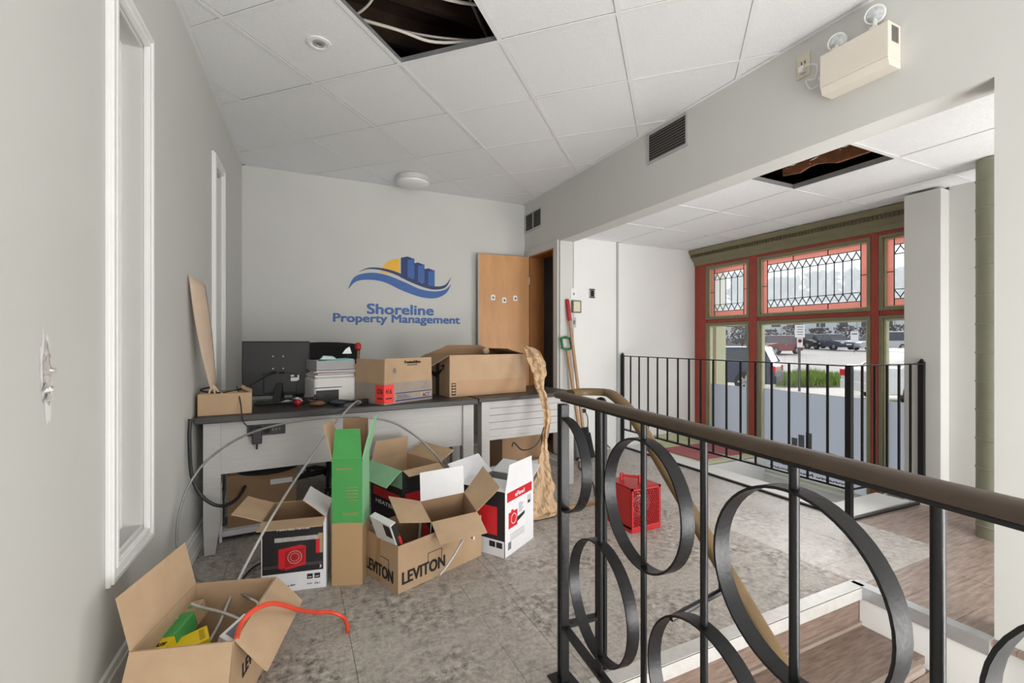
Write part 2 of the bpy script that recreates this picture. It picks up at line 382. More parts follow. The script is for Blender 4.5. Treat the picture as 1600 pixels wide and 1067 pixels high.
hw = .0115/TS
for i in range(-12, 14):
    for j in range(-12, 14):
        if (i, j) == (1, -1): continue
        p = clip([g2(i+hw, j+hw), g2(i+1-hw, j+hw), g2(i+1-hw, j+1-hw), g2(i+hw, j+1-hw)], RE)
        if p and area(p) > .0015:
            dz = .004+random.uniform(0, .002)
            MB().prism(p, CH+dz, CH+dz+.014).build('ceiling_tile', tile, ceiling)
for i in range(-12, 14):
    for kk in (0, 1):
        a, b = (g2(i-hw*1.04, -12), g2(i+hw*1.04, -12)) if kk == 0 else (g2(-12, i-hw*1.04), g2(-12, i+hw*1.04))
        c_, d_ = (g2(i+hw*1.04, 14), g2(i-hw*1.04, 14)) if kk == 0 else (g2(14, i+hw*1.04), g2(14, i-hw*1.04))
        q = [a, b, c_, d_]
        if sum(q[k][0]*q[(k+1) % 4][1]-q[(k+1) % 4][0]*q[k][1] for k in range(4)) < 0: q = q[::-1]
        p = clip(q, RE)
        if p and area(p) > .003:
            MB().prism(p, CH-.0005*kk, CH+.003).build('grid_tee', tbar, ceiling)
# vertical web of the tees round the missing tile
ww = MB()
for a, b in ((g2(1, -1), g2(2, -1)), (g2(2, -1), g2(2, 0)), (g2(2, 0), g2(1, 0)), (g2(1, 0), g2(1, -1))):
    ww.bar((a[0], a[1], CH+.02), (b[0], b[1], CH+.02), .003, .036)
ww.build('tee_web', alum, ceiling)
wang = MB()
for (a, b) in RE:
    d = Vector((b[0]-a[0], b[1]-a[1], 0)).normalized(); n = Vector((-d.y, d.x, 0))*.011
    wang.bar(Vector((a[0], a[1], CH))+n, Vector((b[0], b[1], CH))+n, .022, .002)
wang.build('wall_angle', tbar, ceiling)
jo = MB()
for k in range(7): jo.bar((-.6, 1.0+k*.42, 3.2), (2.4, 1.0+k*.42, 3.2), .045, .19)
struct(jo.build('ceiling_joists', darkw))
# cables above the missing tile
def cable(name, label, pts, r, m, cat='cable', group=None, n=8, seg=8):
    return tag(MB().tube(smoothpath(pts, n), r, seg).build(name, m, smooth=True), label, cat, group)
def adopt(o, parent):
    o.parent = parent; o.matrix_parent_inverse = Matrix.LocRotScale(parent.location, parent.rotation_euler.to_quaternion(), None).inverted()
    del o['category'], o['label']
    return o
hcx, hcy = g2(1.5, -.5)
whitec = mat('white_cable_jacket', rgb(214, 208, 196), .5, var=.04); greyc = mat('armoured_cable', rgb(150, 146, 140), .4, metal=.5, var=.1)
cable('cable', 'white cable sagging across the near half of the ceiling hole', [(hcx-.75, hcy+.05, 2.93), (hcx-.25, hcy+.0, 2.86), (hcx+.2, hcy-.02, 2.84), (hcx+.7, hcy-.1, 2.92)], .008, whitec)
cable('cable', 'white cable crossing the far corner of the ceiling hole', [(hcx-.7, hcy+.42, 2.9), (hcx-.1, hcy+.26, 2.80), (hcx+.2, hcy+.24, 2.79), (hcx+.7, hcy+.05, 2.88)], .008, whitec)
cable('cable', 'grey armoured cable beside the white one in the far corner of the ceiling hole', [(hcx-.8, hcy+.5, 2.95), (hcx-.1, hcy+.31, 2.83), (hcx+.3, hcy+.25, 2.84), (hcx+.8, hcy+.2, 2.95)], .008, greyc)
cable('cable', 'grey armoured cable running diagonally through the ceiling hole', [(hcx-.1, hcy-.6, 3.0), (hcx+.1, hcy-.2, 2.93), (hcx+.35, hcy+.1, 2.87), (hcx+.6, hcy+.4, 2.9)], .008, greyc)
cable('cable', 'thin white cable hanging steeply at the left side of the ceiling hole', [(hcx-.1, hcy-.3, 3.1), (hcx-.14, hcy-.08, 2.95), (hcx-.2, hcy+.15, 2.84), (hcx-.3, hcy+.3, 2.80)], .006, whitec)
# ------------------------------------------------------------------ alcove ceiling, tiles in line with the walls
ceil2 = bpy.data.objects.new('ceiling_alcove', None); C.objects.link(ceil2); struct(ceil2)
AX = [2.59, 3.165, 3.785, 4.3]; AY = [-.6, .205, .825, 1.445, 2.065, 2.685, 3.305, 3.925, 3.99]
for i in range(3):
    for j in range(len(AY)-1):
        if (i, j) == (0, 3): continue
        MB().box(AX[i]+.011, AY[j]+.011, AC+.004, AX[i+1]-.011, AY[j+1]-.011, AC+.018).build('ceiling_tile', tile, ceil2)
for x in AX: MB().box(x-.012, -.6, AC, x+.012, 3.99, AC+.003).build('grid_tee', tbar, ceil2)
for y in AY: MB().box(2.59, y-.012, AC-.0005, 4.3, y+.012, AC+.003).build('grid_tee', tbar, ceil2)
MB().bar((3.165, 1.445, AC+.02), (3.165, 2.065, AC+.02), .003, .036).bar((2.7, 1.445, AC+.02), (3.165, 1.445, AC+.02), .003, .036).bar((2.7, 2.065, AC+.02), (3.165, 2.065, AC+.02), .003, .036).build('tee_web', alum, ceil2)
struct(MB().box(2.59, -.6, 2.62, 4.3, 3.99, 2.70).build('ceiling_deck', darkw))
tb = MB()
xs = [2.62+.5*k/9 for k in range(10)]
pts = [(1.40, 2.45)]+[(1.40+.7*k/12, 2.28+random.uniform(-.02, .03)) for k in range(13)]+[(2.1, 2.45)]
tb.prismf([(p[0], p[1]) for p in pts][::-1], (3.10, 0, 0), (0, 1, 0), (0, 0, 1), (1, 0, 0), .02)
tb.prismf([(2.72, 2.45), (2.72, 2.36), (2.8, 2.33), (2.92, 2.30), (3.05, 2.34), (3.1, 2.3), (3.1, 2.45)], (0, 1.42, 0), (1, 0, 0), (0, 0, 1), (0, -1, 0), .02)
tag(tb.build('torn_board', torn), 'torn brown board edge inside the alcove ceiling hole', 'board')
for k, (y, dz) in enumerate(((1.5, 0), (1.62, .03), (1.8, .01), (1.95, .03))):
    MB().tube(smoothpath([(3.06, y, 2.42), (3.04, y+.02, 2.33), (3.0, y+.05, 2.29+dz), (2.97, y+.03, 2.26+dz)], 5), .003, 5).build('wire', greyc).update_tag()
ws = [o for o in C.objects if o.name.startswith('wire')]
ORD = ['first', 'second', 'third', 'fourth', 'fifth', 'sixth', 'seventh', 'eighth']
for k, o in enumerate(ws): tag(o, 'short loose wire dangling in the alcove ceiling hole, '+ORD[k]+' from the right', 'wire', 'loose wires in the alcove ceiling hole')
# ------------------------------------------------------------------ stairwell
st = bpy.data.objects.new('stairs', None); C.objects.link(st); struct(st)
for k in range(5):
    z = -.18*(k+1); y1 = 1.25-.27*k; y0 = y1-.27
    if k < 4:
        MB().box(.925, y0+.02, z-.03, 2.395, y1+.012, z).build('tread', lamind, st)
        n = MB(); prof = [(0, 0), (-.03, 0), (-.042, -.006), (-.046, -.018), (-.042, -.032), (-.03, -.036), (0, -.036)]
        n.prismf([(p[0], p[1]) for p in prof], (.925, y0+.03, z+.004), (0, 1, 0), (0, 0, 1), (1, 0, 0), 1.39)
        n.build('nosing', mat('oak_nosing', rgb(158, 142, 130), .4, var=.12, vscale=8, stretch=(1, 10, 10)), st)
    MB().box(.925, y1-.0, z-.03, 2.395, y1+.012, z+.15-(.02 if k else .03)).build('riser', lamind, st)
    MB().box(.925, y1-.014, z, 2.395, y1, z+.016).build('tread_strip', mat('oak_strip', rgb(150, 134, 122), .45, var=.1, vscale=8), st)
MB().box(.90, 1.232, -.055, 2.41, 1.252, -.0).box(.90, 1.232, -.003, 2.41, 1.29, .003).build('metal_nosing', mat('painted_metal_strip', rgb(206, 204, 200), .35, metal=.2, var=.06, vscale=30), st)
struct(MB().box(.92, -2.6, -1.1, 2.43, -.1, -.9).build('floor_lower', lamin))
struct(MB().box(.90, -2.6, -1.1, .925, 1.25, -.004).box(2.395, .80, -1.1, 2.43, 1.25, -.055).build('wall_stairwell', wallw, bev=.004))
struct(MB().box(2.385, .80, -.055, 2.44, 1.28, .003).build('trim_3', alum))
# ------------------------------------------------------------------ foreground railing with rings
DV = Vector((-math.sin(R(6)), -math.cos(R(6)), 0)); P1 = Vector((.822, 1.325, 0)); NV = DV.cross(Vector((0, 0, 1)))
rail = thing('ring_railing', 'black iron stair railing with large rings under a brown handrail in the foreground', 'railing', P1)
def sp(s, z): return DV*s+Vector((0, 0, z))
pr = [(-.018, -.009), (-.020, .0), (-.017, .008), (-.008, .012), (.008, .012), (.017, .008), (.020, 0), (.018, -.009), (.010, -.012), (-.010, -.012)]
MB().prismf(pr[::-1], sp(-.03, .958), NV, (0, 0, 1), DV, 2.2).build('handrail', woodrail, rail, smooth=50)
MB().bar(sp(0, .943), sp(2.16, .943), .022, .006).build('top_bar', black, rail)
MB().bar(sp(0, .185), sp(2.16, .185), .026, .012).build('bottom_bar', black, rail)
pm = MB().bar(sp(-.010, 0), sp(-.010, .93), .03, .012, up=DV).bar(sp(.010, 0), sp(.010, .93), .03, .012, up=DV).bar(sp(0, .0), sp(0, .92), .018, .02, up=DV)
pm.box(-.04, -.04, 0, .04, .04, .006)
pm.build('post', black, rail, bev=.002)
for k, s_ in enumerate((.242, .449, .652, .853, 1.046, 1.25, 1.45, 1.65, 1.85, 2.05)):
    MB().cyl(sp(s_, .185), sp(s_, .94), .0078, seg=12).build('baluster', black, rail, smooth=True)
    up = k % 2 == 1
    MB().band(sp(s_, .745 if up else .40), DV, .158 if up else .165, .034, .005).build('ring', black, rail, smooth=30)
MB().band(sp(.012, .732), DV, .155, .034, .005, -90, 90, 28).build('half_ring', black, rail, smooth=30)
# newel and the second handrail going down the stairs
P2 = Vector((.972, 1.318, 0))-P1
pm = MB().bar(P2+Vector((-.010, 0, 0)), P2+Vector((-.010, 0, .925)), .012, .03, up=(0, 1, 0)).bar(P2+Vector((.010, 0, 0)), P2+Vector((.010, 0, .925)), .012, .03, up=(0, 1, 0)).bar(P2, P2+Vector((0, 0, .92)), .02, .018, up=(0, 1, 0))
pm.lathe([(.022, .915), (.021, .93), (.014, .942), (.004, .946)], 16, o=P2)
pm.build('post', black, rail, bev=.002)
MB().bar(Vector((0, 0, .185)), P2+Vector((0, 0, .185)), .026, .012).build('bottom_bar', black, rail)
def sweep(pts, prof, n=8):
    path = smoothpath(pts, n); m = MB(); k = len(prof); N0 = len(path)
    for i, p in enumerate(path):
        d = (path[min(i+1, N0-1)]-path[max(i-1, 0)]).normalized(); x = d.cross(Vector((0, 0, 1))).normalized(); y = x.cross(d)
        for a, b in prof: m.v.append(tuple(p+x*a+y*b))
    for i in range(N0-1):
        for j in range(k): m.f.append((i*k+j, i*k+(j+1) % k, (i+1)*k+(j+1) % k, (i+1)*k+j)); m.m.append(0)
    m.f.append(tuple(range(k-1, -1, -1))); m.f.append(tuple((N0-1)*k+j for j in range(k))); m.m += [0]*2
    return m
q = lambda s_, z: P2+DV*s_+Vector((0, 0, z))
sweep([Vector((.03, .0, .964)), Vector((.075, .01, .966)), P2+Vector((-.03, .0, .966)), P2+Vector((.004, -.03, .964)), q(.09, .958), q(.17, .925), q(.25, .868), q(.42, .727), q(.73, .468), q(1.1, .16), q(1.5, -.18)], pr, 6).build('stair_handrail', bronze, rail, smooth=50)
for s_ in (.55, 1.3): MB().tube([q(s_, .60-(s_-.55)*.84), q(s_, .55-(s_-.55)*.84), Vector((0, 0, 0))+DV*s_+Vector((0, 0, .52-(s_-.55)*.84))], .007, 8).build('bracket', black, rail, smooth=True)

# ------------------------------------------------------------------ alcove railing
ar = thing('baluster_railing', 'thin black iron railing with straight bars around the shop window well', 'railing', (3.19, 1.72, 0))
L1 = 3.945-1.72
def post(x, y, z0, z1, w=.034):
    p = MB().box(x-w/2, y-w/2, z0, x+w/2, y+w/2, z1).lathe([(.012, z1), (.014, z1+.008), (.004, z1+.02)], 10, o=(x, y, 0)); p.build('post', black, ar)
MB().box(-.017, -.017, 0, .017, .017, .981).build('post', black, ar); post(0, L1, .03, 1.0, .028); post(.765, -.05, .16, 1.0, .032)
for z, w in ((.985, .008), (.205, .014)):
    MB().bar((0, 0, z), (0, L1, z), .03, w).build('rail_bar', black, ar); MB().bar((0, 0, z), (.765, -.05, z), .03, w).build('rail_bar', black, ar)
MB().bar((.03, 0.0, .008), (.03, L1, .008), .022, .014).build('floor_bar', black, ar); MB().bar((0.03, 0, .008), (.765, -.03, .008), .022, .014).build('floor_bar', black, ar)
nb = 17
for k in range(1, nb): MB().bar((0, L1*k/nb, .205), (0, L1*k/nb, .985), .012, .012, up=(0, 1, 0)).build('baluster', black, ar)
for k in range(1, 6): MB().bar((.765*k/6, -.05*k/6, .205), (.765*k/6, -.05*k/6, .985), .012, .012, up=(0, 1, 0)).build('baluster', black, ar)
# ------------------------------------------------------------------ window well and shop window
struct(MB().box(3.3, 1.8, -.62, 4.5, 4.0, -.5).box(3.43, 1.9, -.5, 3.455, 3.1, -.02).box(3.43, 1.925, -.5, 4.3, 1.95, -.02).box(3.43, 3.1, -.5, 4.3, 3.12, -.02).build('floor_window_well', wallw))
struct(MB().box(3.45, 3.12, -.02, 4.26, 3.97, .004).build('trim_4', cream))
tag(MB().box(3.50, 3.2, .004, 4.22, 3.71, .014).build('door_mat', mat('red_mat', rgb(176, 100, 102), .8, var=.1, vscale=60), bev=.003), 'faded red mat on the landing beside the shop window', 'mat')
struct(MB().box(3.47, 3.955, .0, 4.28, 3.99, .09).build('baseboard_window', mat('pale_olive', rgb(190, 192, 160), .6, var=.05)))
win = bpy.data.objects.new('window_3', None); C.objects.link(win); struct(win); win.location = (4.3, 0, 0)
SASH = [(3.269, 3.828), (2.151, 3.181), (1.50, 2.096)]
ZB = -.5
for y0, y1 in ((3.828, 3.985), (3.181, 3.269), (2.096, 2.151), (1.40, 1.50)):
    MB().box(-.01, y0, ZB, .07, y1, 2.08).build('mullion', redf, win, bev=.004)
MB().box(-.005, 1.4, 2.0, .07, 3.985, 2.1).build('head_rail', redf, win)
for k, (y0, y1) in enumerate(SASH):
    MB().box(.0, y0, 1.352, .06, y1, 1.388).build('transom_rail', redf, win)
    def frame(name, m, a0, a1, z0, z1, w, x0, x1):
        f_ = MB().box(x0, a0, z0, x1, a0+w, z1).box(x0, a1-w, z0, x1, a1, z1).box(x0, a0+w, z0, x1, a1-w, z0+w).box(x0, a0+w, z1-w, x1, a1-w, z1); return f_.build(name, m, win, bev=.003)
    frame('upper_frame', olive, y0+.002, y1-.002, 1.39, 2.0, .028, -.012, .06)
    frame('upper_bead', cream, y0+.03, y1-.03, 1.418, 1.972, .010, .014, .055)
    MB().box(-.012, y0+.002, -.20, .06, y0+.028, 1.35).box(-.012, y1-.028, -.20, .06, y1-.002, 1.35).box(-.012, y0+.028, 1.324, .06, y1-.028, 1.35).build('lower_frame', olive, win, bev=.003)
    MB().box(-.012, y0+.028, -.20, .06, y1-.028, -.174).build('bottom_rail', wallw, win, bev=.003)
    frame('lower_bead', cream, y0+.028, y1-.028, -.174, 1.324, .018, .012, .055)
    MB().box(.0, y0, ZB, .05, y1, -.20).build('bottom_panel', wallw, win, bev=.003)
    a0, a1, b0, b1 = y0+.046, y1-.046, -.156, 1.306
    MB().box(.030, a0, .66, .035, a1, b1).build('pane', pane, win)
    MB().box(.030, a0, b0, .035, a1, .66).build('frosted_pane', vinyl, win)
    # leaded light: pink border panes, clear middle, lead cames with pointed heads
    a0, a1, b0, b1 = y0+.04, y1-.04, 1.428, 1.962; bw = .052
    MB().box(.03, a0+bw, b0+bw, .034, a1-bw, b1-bw).build('leaded_pane', stain, win)
    for r_ in ((a0, b0, a1, b0+bw), (a0, b1-bw, a1, b1), (a0, b0+bw, a0+bw, b1-bw), (a1-bw, b0+bw, a1, b1-bw)):
        MB().box(.03, r_[0], r_[1], .034, r_[2], r_[3]).build('border_pane', stainr, win)
    cm = MB(); lead = mat('lead_came', rgb(70, 70, 72), .5, metal=.5, var=.1)
    def came(p, q_, w=.006): cm.bar((.028, p[0], p[1]), (.028, q_[0], q_[1]), .006, w, up=(1, 0, 0))
    i0, i1, j0, j1 = a0+bw, a1-bw, b0+bw, b1-bw
    for p, q_ in (((i0, j0), (i1, j0)), ((i0, j1), (i1, j1)), ((i0, b0), (i0, b1)), ((i1, b0), (i1, b1))): came(p, q_)
    n = 12 if k == 1 else 5; dx = (i1-i0)/n; hz = .12
    for z in (j0+hz*.62, j1-hz*.62):
        came((i0, z), (i1, z), .004)
    for t in range(1, n): came((i0+dx*t, j0+hz*.5), (i0+dx*t, j1-hz*.5), .006)
    for t in range(n):
        xm = i0+dx*(t+.5); lo, hi = max(i0, i0+dx*t), min(i1, i0+dx*(t+1))
        came((lo, j1-hz*.62), (xm, j1-.012), .0055); came((hi, j1-hz*.62), (xm, j1-.012), .0055); came((xm, j1-.012), (xm, j1), .0055)
        came((lo, j0+hz*.62), (xm, j0+.012), .0055); came((hi, j0+hz*.62), (xm, j0+.012), .0055); came((xm, j0+.012), (xm, j0), .0055)
    for t in (1, 2) if k == 1 else (): came((a0+(a1-a0)*t/3, b0), (a0+(a1-a0)*t/3, j0)); came((a0+(a1-a0)*t/3, j1), (a0+(a1-a0)*t/3, b1))
    for z in (b0+.27,): came((a0, z), (i0, z)); came((i1, z), (a1, z))
    cm.build('lead_came', lead, win)
# lettering on the film, read from the street, so mirrored in here
yc = 2.69; fr = Vector((4.3+.027, 0, 0))
sg = mat('film_letters', rgb(96, 98, 104), .7, var=.05)
wl_ = lambda s_, size, z, wd, b: text('film_lettering', s_, size, sg, win, (.0285, yc-wd/2, z), (0, 1, 0), (0, 0, 1), wd, b)
wl_('Shoreline', .105, -.06, .50, .03); wl_('Property Management', .062, -.125, .76, .03)
m = MB()
for k, (a, h) in enumerate(((.02, .16), (.09, .13), (.155, .09))): m.box(.0275, yc+a-.06, .13, .0285, yc+a-.005, .13+h)
m.grid(lambda u_, v_: (.0278, yc-.33+.66*u_, .10+.035*math.sin(u_*6.3+.5)+(v_-.5)*.035*math.sin(math.pi*u_)), 24, 1)
m.build('film_logo', sg, win)
# cornice with dentils
co = bpy.data.objects.new('trim_5', None); C.objects.link(co); struct(co)
prof = [(0, -.17), (.02, -.17), (.025, -.13), (.06, -.10), (.065, -.085), (.075, -.085), (.075, -.05), (.09, -.045), (.11, -.02), (.115, 0), (0, 0)]
MB().prismf([(p[0], p[1]) for p in prof], (4.3, 1.4, AC-.003), (-1, 0, 0), (0, 0, 1), (0, 1, 0), 2.585).build('cornice', olive, co)
dent = MB()
for k in range(86): dent.box(4.215, 1.41+k*.030, AC-.083, 4.232, 1.41+k*.030+.018, AC-.055)
o = dent.build('dentil', mat('olive_dark', rgb(96, 90, 66), .5, var=.05), co); o['kind'] = 'stuff'
# ------------------------------------------------------------------ narrow interior windows in the left wall
def sidelight(name, y0, y1, z0, z1):
    w = bpy.data.objects.new(name, None); C.objects.link(w); struct(w)
    def P(y, off): return (lx(y)+off, y)
    def vbar(nm, ya, yb, za, zb, o0, o1, m): MB().prism([P(ya, o0), P(ya, o1), P(yb, o1), P(yb, o0)], za, zb).build(nm, m, w, bev=.003)
    t = .06
    for o1, ins, ww in ((.014, 0, .06), (.022, .006, .018), (.02, .042, .014)):
        a, b, c_, d = y0-t+ins, y1+t-ins, z0-t+ins, z1+t-ins
        vbar('casing', a, a+ww, c_, d, 0, o1, white); vbar('casing', b-ww, b, c_, d, 0, o1, white)
        vbar('casing', a+ww, b-ww, c_, c_+ww, 0, o1, white); vbar('casing', a+ww, b-ww, d-ww, d, 0, o1, white)
    for ya, yb, za, zb in ((y0, y0+.018, z0, z1), (y1-.018, y1, z0, z1), (y0, y1, z0, z0+.018), (y0, y1, z1-.018, z1)):
        vbar('reveal', ya, yb, za, zb, -.14, .002, wallm)
    for ya, yb, za, zb in ((y0+.018, y0+.042, z0+.018, z1-.018), (y1-.042, y1-.018, z0+.018, z1-.018), (y0+.042, y1-.042, z0+.018, z0+.042), (y0+.042, y1-.042, z1-.042, z1-.018)):
        vbar('sash', ya, yb, za, zb, -.105, -.055, white)
    vbar('pane', y0+.04, y1-.04, z0+.04, z1-.04, -.085, -.08, sidepane)
sidelight('window_1', 1.87, 2.16, .44, 2.25); sidelight('window_2', 3.48, 3.74, .44, 2.28)
# scar in the left wall plaster
sc = MB(); cy_, cz_ = 1.475, 1.06
def scar(rx, rz, off, n, seed, mi, top):
    random.seed(seed); c0 = len(sc.v); pts = []
    for k in range(n):
        a = 2*math.pi*k/n; rr = random.uniform(.75, 1.15); y = cy_+rx*rr*math.cos(a)-.08*rz*math.sin(a); z = cz_+rz*rr*math.sin(a)
        pts.append((lx(y)+off, y, z))
    sc.v += pts+[(lx(cy_)+off+.001+top, cy_, cz_)]
    for k in range(n): sc.f.append((c0+k, c0+(k+1) % n, c0+n)); sc.m.append(mi)
scar(.026, .115, .0006, 24, 3, 0, .0); scar(.017, .08, .002, 18, 5, 1, .006)
for k in range(14):
    a, b = random.uniform(-.016, .016), random.uniform(-.08, .05); w = random.uniform(.004, .012); y = cy_+a; z = cz_+b
    sc.quad([(lx(y)+.003, y-w, z-w), (lx(y)+.012*random.random()+.004, y+w, z-w*.4), (lx(y)+.004, y+w*.6, z+w), (lx(y)+.008, y-w*.7, z+w*.6)], random.choice((0, 1, 2)))
scar(.016, .028, .0025, 12, 9, 2, -.001)
tag(sc.build('plaster_scar', [wallw, mat('grey_paper_tear', rgb(176, 172, 168), .9, var=.3, vscale=60), darkg]), 'torn patch of bare plaster on the left wall at waist height', 'wall damage'); random.seed(21)
# ------------------------------------------------------------------ door
dr = thing('door', 'tan birch veneer door standing open against the logo wall with three white hooks', 'door', (2.405, 4.615, .02), math.atan2(4.66-4.615, 1.82-2.405))
MB().box(0, -.018, 0, .59, .018, 2.07).build('leaf', birch, dr, bev=.002)
MB().box(.59, -.0185, 0, .592, .0185, 2.07).build('edge_strip', white, dr)
for x, z in ((.17, 1.60), (.30, 1.575), (.43, 1.60)):
    h = MB().prismf([(-.024, -.03), (.024, -.03), (.024, .018), (.016, .03), (-.016, .03), (-.024, .018)], (x, .018, z), (-1, 0, 0), (0, 0, 1), (0, 1, 0), .006).build('hook', white, dr)
    MB().tube([(x, .024, z+.005), (x, .04, z-.008), (x, .046, z-.002)], .006, 8).build('peg', darkg, h)
for z in (.25, 1.0, 1.8): MB().cyl((0, .02, z-.04), (0, .02, z+.04), .007).build('hinge', alum, dr)
df = bpy.data.objects.new('door_1', None); C.objects.link(df); struct(df)
MB().box(2.415, 4.605, 0, 2.60, 4.63, 2.09).box(2.415, 4.07, 0, 2.60, 4.095, 2.09).box(2.415, 4.07, 2.085, 2.60, 4.63, 2.11).build('jamb', jambw, df)
MB().box(2.412, 4.62, 0, 2.432, 4.70, 2.17).box(2.412, 4.0, 0, 2.432, 4.08, 2.17).box(2.412, 4.08, 2.10, 2.432, 4.62, 2.17).build('casing', wallm, df, bev=.003)
tag(MB().box(2.9, 4.1, 0, 3.3, 4.14, .95).box(2.9, 4.5, 0, 3.3, 4.54, .95).box(2.9, 4.1, .95, 3.3, 4.54, .99).box(2.9, 4.1, .5, 3.3, 4.54, .53).build('shelf_rack', blackp), 'dark shelf rack in the unlit room behind the door', 'shelf')
# ------------------------------------------------------------------ wall logo
lo = thing('wall_logo', 'blue and yellow company logo with lettering on the back wall', 'wall sign', (0, 4.76, 0))
navy = mat('logo_navy', rgb(28, 52, 104), .5, var=.03); blue = mat('logo_blue', rgb(52, 98, 168), .5, var=.03); ltb = mat('logo_light_blue', rgb(92, 150, 208), .5, var=.03); sun = mat('logo_yellow', rgb(240, 184, 54), .5, var=.03)
text('lettering', 'Shoreline', .142, blue, lo, (.672, -.003, 1.418), (1, 0, 0), (0, 0, 1), .672, .036)
text('lettering', 'Property Management', .116, blue, lo, (.357, -.003, 1.333), (1, 0, 0), (0, 0, 1), 1.28, .036)
def lp(u, v): return ((.36+(u-92)/(917-92)*1.278), 1.33+(524-v)*.0015625)     # the mark in wall metres
def curve(pts, n=8): return [(p.x, p.y) for p in smoothpath([(a, b, 0) for a, b in pts], n)]
def mark(name, upper, lower, m, off):
    a = curve([lp(*p) for p in upper]); b = curve([lp(*p) for p in lower]); k = MB(); N_ = len(a)
    for (p, q_) in zip(a, b): k.v += [(p[0], off, p[1]), (q_[0], off, q_[1])]
    for i in range(N_-1): k.f.append((2*i, 2*i+1, 2*i+3, 2*i+2)); k.m.append(0)
    k.build(name, m, lo)
mark('wave', [(175, 318), (215, 240), (300, 208), (400, 212), (520, 250), (640, 296), (740, 306), (810, 290), (856, 252)],
     [(178, 316), (225, 268), (300, 252), (400, 262), (520, 312), (640, 348), (740, 352), (815, 318), (856, 254)], blue, -.0030)
mark('wave_crest', [(240, 205), (300, 176), (380, 172), (470, 188), (560, 222), (660, 258), (740, 272), (810, 258), (854, 204)],
     [(242, 206), (300, 184), (380, 186), (470, 208), (560, 248), (660, 282), (740, 294), (815, 274), (855, 206)], navy, -.0034)
cx0, cz0 = lp(500, 200); k = MB(); n_ = 20
k.v.append((cx0, -.002, lp(500, 202)[1]))
for i in range(n_+1):
    a = R(90+90*i/n_); k.v.append((cx0+.185*math.cos(a), -.002, lp(500, 104)[1]-.155+.155*math.sin(a)))
for i in range(n_): k.f.append((0, i+1, i+2)); k.m.append(0)
k.build('sun_disc', sun, lo)
for x0, xm, x1, zt, zb in ((508, 552, 598, 92, 228), (583, 622, 667, 126, 252), (653, 692, 737, 160, 274)):
    for a, b, m_, of in ((x0, xm, navy, -.0030), (xm, x1, blue, -.0031)):
        A = lp(a, zt+(0 if a == x0 else 12)); B = lp(b, zb)
        top = [(A[0], -.003, lp(a, zt)[1]), (B[0], -.003, lp(b, zt)[1])]
        MB().quad([(A[0], of, B[1]), (B[0], of, B[1]), (B[0], of, lp(0, zt+(4 if a == x0 else 2))[1]), (A[0], of, lp(0, zt+(4 if a == x0 else 12))[1])]).build('tower_face', m_, lo)
    MB().quad([(lp(x0, 0)[0], -.0034, lp(0, zt+4)[1]), (lp(xm, 0)[0], -.0034, lp(0, zt+14)[1]), (lp(x1, 0)[0], -.0034, lp(0, zt+6)[1]), (lp(xm, 0)[0], -.0034, lp(0, zt-8)[1])]).build('tower_roof', navy, lo)
# ------------------------------------------------------------------ vents, emergency light, ceiling fixtures
def vent(label, y0, y1, z0, z1, n, split=False):
    v = thing('air_vent', label, 'vent', (2.43, 0, 0))
    w = .018
    MB().box(-.008, y0, z0, 0, y0+w, z1).box(-.008, y1-w, z0, 0, y1, z1).box(-.008, y0+w, z0, 0, y1-w, z0+w).box(-.008, y0+w, z1-w, 0, y1-w, z1).build('frame', alum, v, bev=.002)
    MB().box(-.0015, y0+w, z0+w, -.0005, y1-w, z1-w).build('backing', darkg, v)
    for k in range(n):
        z = z0+w+(z1-z0-2*w)*(k+.5)/n
        MB().hexa([(-.007, y0+w, z-.006), (-.005, y0+w, z-.008), (-.005, y1-w, z-.008), (-.007, y1-w, z-.006), (-.0035, y0+w, z+.002), (-.002, y0+w, z), (-.002, y1-w, z), (-.0035, y1-w, z+.002)]).build('louvre', mat('vent_grey', rgb(110, 106, 102), .5, metal=.3, var=.05), v)
    if split: MB().box(-.009, (y0+y1)/2-.006, z0+w, -.002, (y0+y1)/2+.006, z1-w).build('divider', alum, v)
vent('grey louvred air vent high on the header below the main ceiling', 2.316, 2.71, 2.475, 2.705, 10)
vent('small split air vent above the tan door', 4.35, 4.74, 2.385, 2.60, 8, True)
em = thing('emergency_light', 'beige emergency light box with two round lamp heads on the header wall', 'emergency light', (2.43, 1.10, 2.345))
b = MB().box(-.10, 0, .035, 0, .29, .19); b.hexa([(-.085, 0, 0), (0, 0, 0), (0, .29, 0), (-.085, .29, 0), (-.10, 0, .035), (0, 0, .035), (0, .29, .035), (-.10, .29, .035)]).build('housing', beige, em, bev=.004)
for k in range(7): MB().box(-.075+k*.008, -.001, .105, -.071+k*.008, .0002, .175).build('slot', darkg, em)
for y, z, tx in ((.235, .232, -.4), (.075, .262, -.35)):
    h = Vector((-.85, tx*.5, -.18)).normalized(); ex = h.cross(Vector((0, 0, 1))).normalized(); ey = ex.cross(h)
    hd = MB().lathe([(.018, -.045), (.030, -.038), (.040, -.012), (.041, .0), (.038, .004), (.033, .002)], 24, o=(-.055, y, z+.01), ex=ex, ey=ey, ez=h).build('lamp_head', white, em, smooth=True)
    MB().lathe([(.0325, .003), (.024, .008), (.008, .010)], 20, o=(-.055, y, z+.01), ex=ex, ey=ey, ez=h).build('lens', clearp, hd, smooth=True)
    MB().box(-.07, y-.014, .19, -.045, y+.014, .215).cyl((-.057, y, .21), (-.05, y, z), .009, seg=10).build('swivel', white, em)
po = at(1256, 104, 1.0); t_ = 2.43/po.x; oc = Vector((2.43, po.y*t_, HC+(po.z-HC)*t_))
ou = thing('wall_outlet', 'ivory wall outlet with a plug beside the emergency light', 'outlet', oc)
